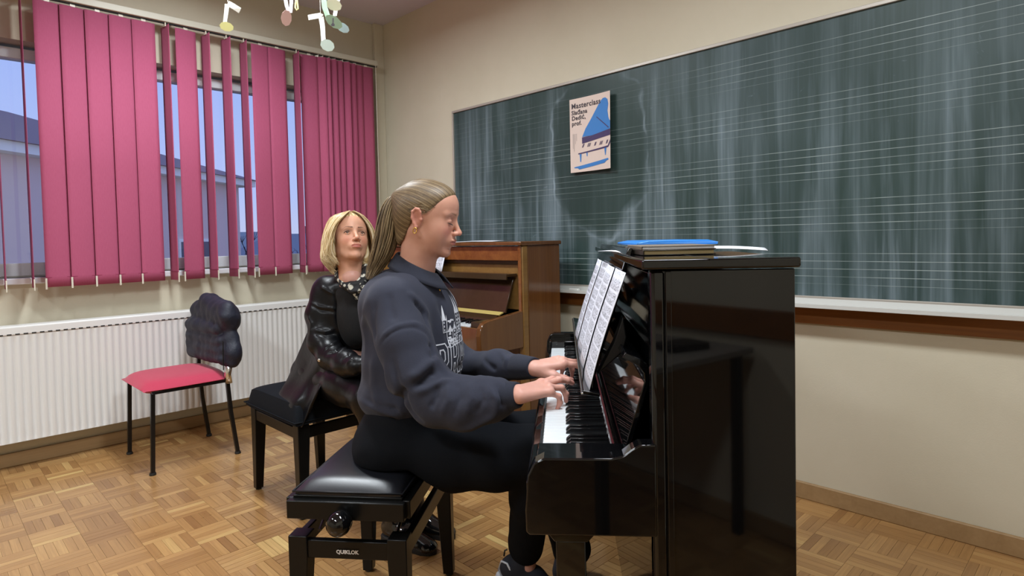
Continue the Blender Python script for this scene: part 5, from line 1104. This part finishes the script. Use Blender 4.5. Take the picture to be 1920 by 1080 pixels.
# coat skirt: pleated sheet falling over the bench cushion
SK = [[(575, 625, 2.80), (556, 670, 2.83), (538, 712, 2.84), (521, 742, 2.80), (523, 760, 2.76), (532, 776, 2.72)], [(590, 640, 2.72), (575, 680, 2.74), (556, 716, 2.74), (540, 748, 2.68), (541, 768, 2.655), (548, 782, 2.65)],
      [(598, 650, 2.66), (590, 684, 2.68), (578, 716, 2.68), (566, 748, 2.64), (560, 776, 2.625), (558, 796, 2.62)], [(612, 660, 2.61), (606, 690, 2.62), (596, 712, 2.63), (586, 742, 2.60), (576, 770, 2.60), (566, 800, 2.60)], [(628, 668, 2.60), (622, 690, 2.60), (612, 706, 2.60), (602, 726, 2.585), (592, 748, 2.585), (580, 772, 2.585)]]
G4 = [[Wp(*p) for p in r] for r in SK]; nu, nv = 40, 36; vs = []
for j in range(nv+1):
    rowp = [spl(r, j/nv) for r in G4]
    for i in range(nu+1):
        u, v_ = i/nu, j/nv; p = spl(rowp, u); pl = .010*math.sin(u*15+v_*2.2)*min(1, v_*2.2)+.006*noise.noise(Vector((u*6, v_*5, 1))); vs.append(p+A3((.2, -1, .15))*pl-w0)
o = MB().add(vs, [(j*(nu+1)+i, j*(nu+1)+i+1, (j+1)*(nu+1)+i+1, (j+1)*(nu+1)+i) for j in range(nv) for i in range(nu)]).build('coat_skirt', M_coat, coat, smooth=True); o.modifiers.new('t', 'SOLIDIFY').thickness = .004
# lapels, shirt front, snap buttons
F = Field(); F.ell(Wp(668, 590, 2.69), (.085, .085, .15), k=.03).ell(Wp(664, 548, 2.69), (.08, .075, .05), k=.03); V, Q = F.mesh(.006); qmesh('shirt', rel(V, w0), Q, M_knit, lady)
for x, y, r in ((665, 571, .0045), (599, 675, .0065)):
    p = hitp(x, y)
    if p is None: p = Wp(x, y, 2.62)
    MB().lathe([(r*.2, 0), (r, .0005), (r, .002), (r*.6, .0035), (.0002, .0038)], n=14, M=T(Vector(tuple(p-w0+A3((0, -.004, 0))))) @ Rx(PI/2)).build('snap_button', M_chrome, coat, smooth=2)
# scarf
def f_scarf(g, b):
    v = g.obj(); vo = g.node('ShaderNodeTexVoronoi'); g.l.new(v, vo.inputs['Vector']); vo.inputs['Scale'].default_value = 38; n = g.noise(v, 30, 2, .5, 1.5)
    f = g.m('MULTIPLY', g.step(vo.outputs['Distance'], .48, .40), g.step(n, .42, .50)); g.put(b.inputs['Base Color'], g.mix(f, (.008, .008, .010), srgb(206, 204, 190)))
M_scarf = mat('patterned_scarf', rough=.7, fn=f_scarf)
F = Field(); ring = [(628, 500, 2.69), (636, 520, 2.655), (648, 531, 2.625), (664, 538, 2.60), (678, 530, 2.61), (685, 515, 2.64), (686, 500, 2.68)]
F.path([Wp(*p) for p in ring], [.016, .019, .020, .020, .018, .016, .014], k=.015).path([Wp(632, 512, 2.66), Wp(650, 536, 2.61), Wp(666, 546, 2.59), Wp(680, 538, 2.59), Wp(692, 541, 2.59)], [.014, .018, .018, .014, .008], k=.008).path([Wp(628, 500, 2.69), Wp(655, 498, 2.76), Wp(686, 500, 2.70)], [.015, .018, .015], k=.01).seg(Wp(668, 548, 2.59), Wp(672, 562, 2.60), .013, .010, k=.01)
V, Q = F.mesh(.0035); N = vnorm(V, Q); nz = np.array([noise.noise(Vector((p[0]*40, p[1]*30, p[2]*60))) for p in V]); V = V+N*(nz*.005)[:, None]; qmesh('scarf', rel(V, w0), Q, M_scarf, lady)
# leather trousers, shoes
F = Field()
F.path([whip[0], Wp(650, 722, 2.60), wkn[0]], [.095, .082, .070], k=.04).path([whip[1], Wp(700, 715, 2.64), wkn[1]], [.092, .080, .068], k=.04)
for i in (0, 1): F.path([wkn[i], (wkn[i]+wan[i])/2+A3((.01, 0, 0)), wan[i]], [.066, .058, .046], k=.03)
V, Q = F.mesh(.007); V = smooth_v(V, Q, 1, .5); N = vnorm(V, Q); nz = np.array([noise.noise(Vector(p)*14) for p in V]); V = V+N*(nz*.005)[:, None]; qmesh('leather_trousers', rel(V, w0), Q, M_coat, lady)
M_lsh = mat('black_patent_shoe', (.006, .006, .007), .12, coat=.4)
for i, yw in ((0, -30), (1, -24)): shoe(wan[i]+A3((0, 0, .104-wan[i][2])), yw, 2, lady, w0, M_lsh, M_rubber, False)
# ================================================================= red chair at the left edge with a navy jacket over its back
M_red = mat('red_upholstery', rough=.85, fn=f_cloth(srgb(176, 46, 74), srgb(196, 62, 90), 200, .35), sheen=.2)
CM = T((.755-.02, -1.532+.02, 0)) @ Rz(PI)       # local: x along the back (0..-.45 mirrored), y forward
chair = thing('chair', 'red upholstered metal chair with a navy jacket at the left edge', 'chair', T((.52, -1.74, 0)))
def cl_(x, y, z): return (x-.52, y+1.74, z)
for x in (.755, .285):
    MB().tube([cl_(x, -1.535, .008), cl_(x, -1.565, .25), cl_(x, -1.58, .46), cl_(x, -1.57, .60), cl_(x, -1.54, .84)], .0145, 4).build('leg', M_steel, chair, .002)
    MB().tube([cl_(x, -1.97, .008), cl_(x, -1.955, .43)], .0145, 4).build('leg', M_steel, chair, .002)
    MB().tube([cl_(x, -1.96, .43), cl_(x, -1.57, .43)], .011, 4).build('seat_rail', M_steel, chair, .002)
    for y in (-1.535, -1.97): MB().lathe([(.015, 0), (.017, .004), (.015, .014)], c=cl_(x, y, 0), n=12).build('foot_cap', M_rubber, chair)
MB().tube([cl_(.765, -1.56, .53), cl_(.778, -1.575, .51), cl_(.782, -1.585, .47), cl_(.772, -1.575, .42)], .020, 8, flat=.7).build('chrome_bracket', M_chrome, chair, smooth=True)
n = 16; vs = []
for j in range(n+1):
    for i in range(n+1):
        u, v_ = i/n*2-1, j/n*2-1; r = (abs(u)**5+abs(v_)**5); k = max(0, 1-r)**.4; vs.append(cl_(.525+.25*u*(1-.06*abs(v_)**4), -1.775+.225*v_*(1-.06*abs(u)**4), .445+.045*k-.0))
for j in range(n+1):
    for i in range(n+1):
        u, v_ = i/n*2-1, j/n*2-1; r = (abs(u)**5+abs(v_)**5); k = max(0, 1-r)**.4; vs.append(cl_(.52+.24*u, -1.775+.22*v_, .440-.03*k))
fs = [(b+j*(n+1)+i, b+j*(n+1)+i+1, b+(j+1)*(n+1)+i+1, b+(j+1)*(n+1)+i) for b in (0, (n+1)**2) for j in range(n) for i in range(n)]
rim = [i for i in range(n+1)]+[(j+1)*(n+1)-1 for j in range(1, n+1)]+[n*(n+1)+i for i in range(n-1, -1, -1)]+[j*(n+1) for j in range(n-1, 0, -1)]
fs += [(rim[k], rim[(k+1) % len(rim)], rim[(k+1) % len(rim)]+(n+1)**2, rim[k]+(n+1)**2) for k in range(len(rim))]
MB().add(vs, fs).build('seat', M_red, chair, smooth=2)
MB().box(cl_(.30, -1.565, .56), cl_(.74, -1.535, .82)).build('backrest', M_red, chair, .012, 3)
M_navy = mat('navy_jacket_nylon', rough=.6, fn=lambda g, b: (g.put(b.inputs['Base Color'], g.mix(g.noise(g.obj(), 8, 3), (.007, .009, .022), (.013, .016, .032))), g.bump(g.noise(g.obj(), 40, 4, .6, 1), .5, .006)))
jk = thing('jacket', 'navy padded jacket hung over the back of the red chair', 'jacket', T((.52, -1.55, .5)))
jl = A3((.52, -1.55, .5)); F = Field(); F.seg((.30, -1.55, .75), (.745, -1.55, .75), .052, k=.02).seg((.30, -1.55, .66), (.745, -1.55, .66), .045, k=.02).seg((.30, -1.55, .60), (.745, -1.55, .60), .04, k=.02)
F.seg((.28, -1.55, .80), (.735, -1.55, .80), .062, .058, k=.03).seg((.40, -1.545, .86), (.755, -1.56, .835), .05, .040, k=.03).ell((.765, -1.555, .79), (.045, .055, .045), k=.02)
for z, e_ in ((.72, .0), (.65, .025), (.60, .045), (.555, .05)): F.seg((.28, -1.52, z), (.70+e_, -1.53, z), .045, .040, k=.014); F.seg((.28, -1.60, z), (.70+e_, -1.585, z), .045, .038, k=.014)
F.path([(.76, -1.55, .68), (.79, -1.55, .59), (.785, -1.56, .54)], [.036, .042, .036], k=.02)
V, Q = F.mesh(.006); V = smooth_v(V, Q, 1, .5); N = vnorm(V, Q); nz = np.array([noise.noise(Vector(p)*18) for p in V]); V = V+N*(nz*.008)[:, None]
qmesh('jacket_shell', V-jl, Q, M_navy, jk)
MB().tube([(.27, -.055, .16), (.275, -.06, .0)], .003, 6).build('zip', M_steel, jk)
# ================================================================= paper music notes hanging from the ceiling
M_np = mat('paper_note_white', srgb(246, 246, 238), .7); M_ny = mat('paper_note_yellow', srgb(240, 236, 160), .7); M_nr = mat('paper_note_pink', srgb(226, 186, 178), .7); M_ng = mat('paper_note_green', srgb(170, 200, 172), .7); M_nw = mat('paper_note_sky', srgb(206, 230, 240), .7); M_th = mat('white_thread', srgb(225, 222, 215), .8)
NY = 2.9
def strip_mesh2(pts, w, Y, tw=0.0):
    """paper band through image points at depth Y, with its own fold"""
    c = [atY(p[0], p[1], Y+(p[2] if len(p) > 2 else 0)) for p in pts]; vs = []
    for i, p in enumerate(c):
        t = (c[min(i+1, len(c)-1)]-c[max(i-1, 0)]).normalized(); s = t.cross(Vector((math.sin(tw+i*.2), 1, 0)).normalized()).normalized()*w/2; vs += [MC @ (p-s), MC @ (p+s)]
    return vs, [(2*i, 2*i+1, 2*i+3, 2*i+2) for i in range(len(c)-1)]
def hexd(x, y, rx, ry, Y, rot=0, n=9):
    c = atY(x, y, Y); vs = [MC @ c]
    for k in range(n): a = 2*PI*k/n; dx, dz = rx*math.cos(a), ry*math.sin(a); vs.append(MC @ (c+Vector((dx*math.cos(rot)-dz*math.sin(rot), .018*math.cos(a*1.0+.6), dx*math.sin(rot)+dz*math.cos(rot)))))
    return vs, [(0, k+1, (k+1) % n+1) for k in range(n)]
def note(label, flags, head, hm, Y, thread, fm=None):
    org = MC @ atY(head[0], head[1], Y); t = thing('paper_note', label, 'paper decoration', T(org), 'paper notes hanging from the ceiling'); L = lambda vs: [v-org for v in vs]
    for pts, w in flags:
        vs, fs = strip_mesh2(pts, w, Y); o = MB().add(L(vs), fs).build('stem', fm or M_np, t); o.modifiers.new('t', 'SOLIDIFY').thickness = .0012
    vs, fs = hexd(*head[:4], Y-.004, head[4]); o = MB().add(L(vs), fs).build('note_head', hm, t); o.modifiers.new('t', 'SOLIDIFY').thickness = .0012
    a = MC @ atY(thread[0], thread[1], Y); MB().tube(L([a, Vector((a.x, a.y, RZ))]), .0014, 5).build('thread', M_th, t); return t
ppm = FPX/NY
note('white paper quaver with an open white head hanging highest right of the blind gap', [([(578, 33), (600, 29), (604, 32)], .024), ([(602, 32), (605, 50), (607, 82)], .024)], (614, 85, .028, .028, .5), mat('paper_note_pale', srgb(216, 232, 220), .7), NY, (601, 28))
t = note('pale green paper note with a dark guitar drawing on its head', [([(606, -12), (609, 14), (616, 34)], .026)], (626, 41, .040, .024, -.5), M_ng, NY+.02, (604, -10), M_ng)
ig = MC @ atY(626, 41, NY); 
vs = [MC @ atY(*p, NY-.016) for p in ((623.5, 34), (626, 34), (625.5, 43), (627.5, 46), (627, 49), (621.5, 49), (621, 46), (623.5, 43))]; og = t.matrix_world.translation; o = MB().add([v-og for v in vs], [tuple(range(8))]).build('guitar_drawing', M_pk, t); o.modifiers.new('t', 'SOLIDIFY').thickness = .0008
note('pale sky blue paper note with a pointed head beside the green one', [([(636, -10), (631, 10), (628, 30)], .022)], (643, 52, .028, .020, -.3), M_nw, NY+.10, (634, -8))
note('white paper note with a broad yellowish head at the top edge', [([(620, -16), (622, 0)], .02)], (626, 9, .034, .026, 0), mat('paper_note_cream', srgb(250, 246, 214), .7), NY+.06, (618, -12))
note('pink paper note hanging between the white one and the yellow loop', [([(534, -10), (537, 10), (541, 22)], .018), ([(546, -10), (546, 8), (545, 24)], .018)], (537, 34, .020, .034, -.4), M_nr, NY, (540, -9), mat('paper_note_grey', srgb(206, 204, 214), .7))
t = thing('paper_note', 'small yellow paper loop hanging from the ceiling', 'paper decoration', T(MC @ atY(556, 10, NY)), 'paper notes hanging from the ceiling'); og = MC @ atY(556, 10, NY)
MB().tube([(MC @ atY(*p, NY))-og for p in ((556, -14), (554.5, 4), (553.5, 14), (556.5, 19), (559, 17), (558, 8), (556.5, -4))], .004, 5, flat=.4).build('loop', M_ny, t); MB().tube([(MC @ atY(556, -14, NY))-og, Vector((0, 0, RZ-og.z))], .0014, 5).build('thread', M_th, t)
note('white paper quaver with a yellow head at the left edge of the blind', [([(427, 6), (438, 12), (450, 20)], .026), ([(426, 8), (424, 26), (421, 48)], .022)], (425, 50, .026, .020, .2), M_ny, NY, (427, 4))
# ================================================================= lamps (bodies), and things on the far side of the room that the lacquer mirrors
for x, y in LAMPS:
    t = thing('ceiling_lamp', 'white rectangular hanging lamp '+{(1.4, -1.7): 'nearest the chalkboard on the window side', (1.4, -4.2): 'farthest from the chalkboard on the window side', (3.6, -1.7): 'nearest the chalkboard on the side away from the window', (3.6, -4.2): 'farthest from both chalkboard and window'}[(x, y)], 'ceiling lamp', T((x, y, RZ)), 'rectangular ceiling lamps')
    MB().box((-.48, -.16, LAMP_Z+.004-RZ), (.48, .16, LAMP_Z+.05-RZ)).build('housing', M_white, t, .006)
    for a in (-1, 1):
        MB().box((-.48, a*.155-.006, LAMP_Z-.02-RZ), (.48, a*.155+.006, LAMP_Z+.01-RZ)).build('louvre', M_white, t, .002); MB().tube([(a*.4, 0, 0), (a*.4, 0, LAMP_Z+.05-RZ)], .004, 6).build('rod', M_chrome, t)
TM = T((4.25, -3.9, 0)); tb = thing('table', 'pale topped table at the photographer, mirrored in the black piano side', 'table', TM)
box('tabletop', (0, 0, .725), (.84, 1.35, .75), mat('pale_laminate', srgb(150, 145, 138), .4), tb, .004)
for a in (.03, .775):
    for b_y in (.03, 1.285): box('leg', (a, b_y, 0), (a+.035, b_y+.035, .725), M_steel, tb, .003)
lp = thing('laptop', 'small dark laptop lying on the photographer table', 'laptop', T((4.78, -2.80, .75)) @ Rz(.2)); box('laptop_base', (0, 0, 0), (.18, .13, .018), M_steel, lp, .004); box('laptop_lid', (.0, .0, .018), (.18, .13, .028), M_rubber, lp, .004)
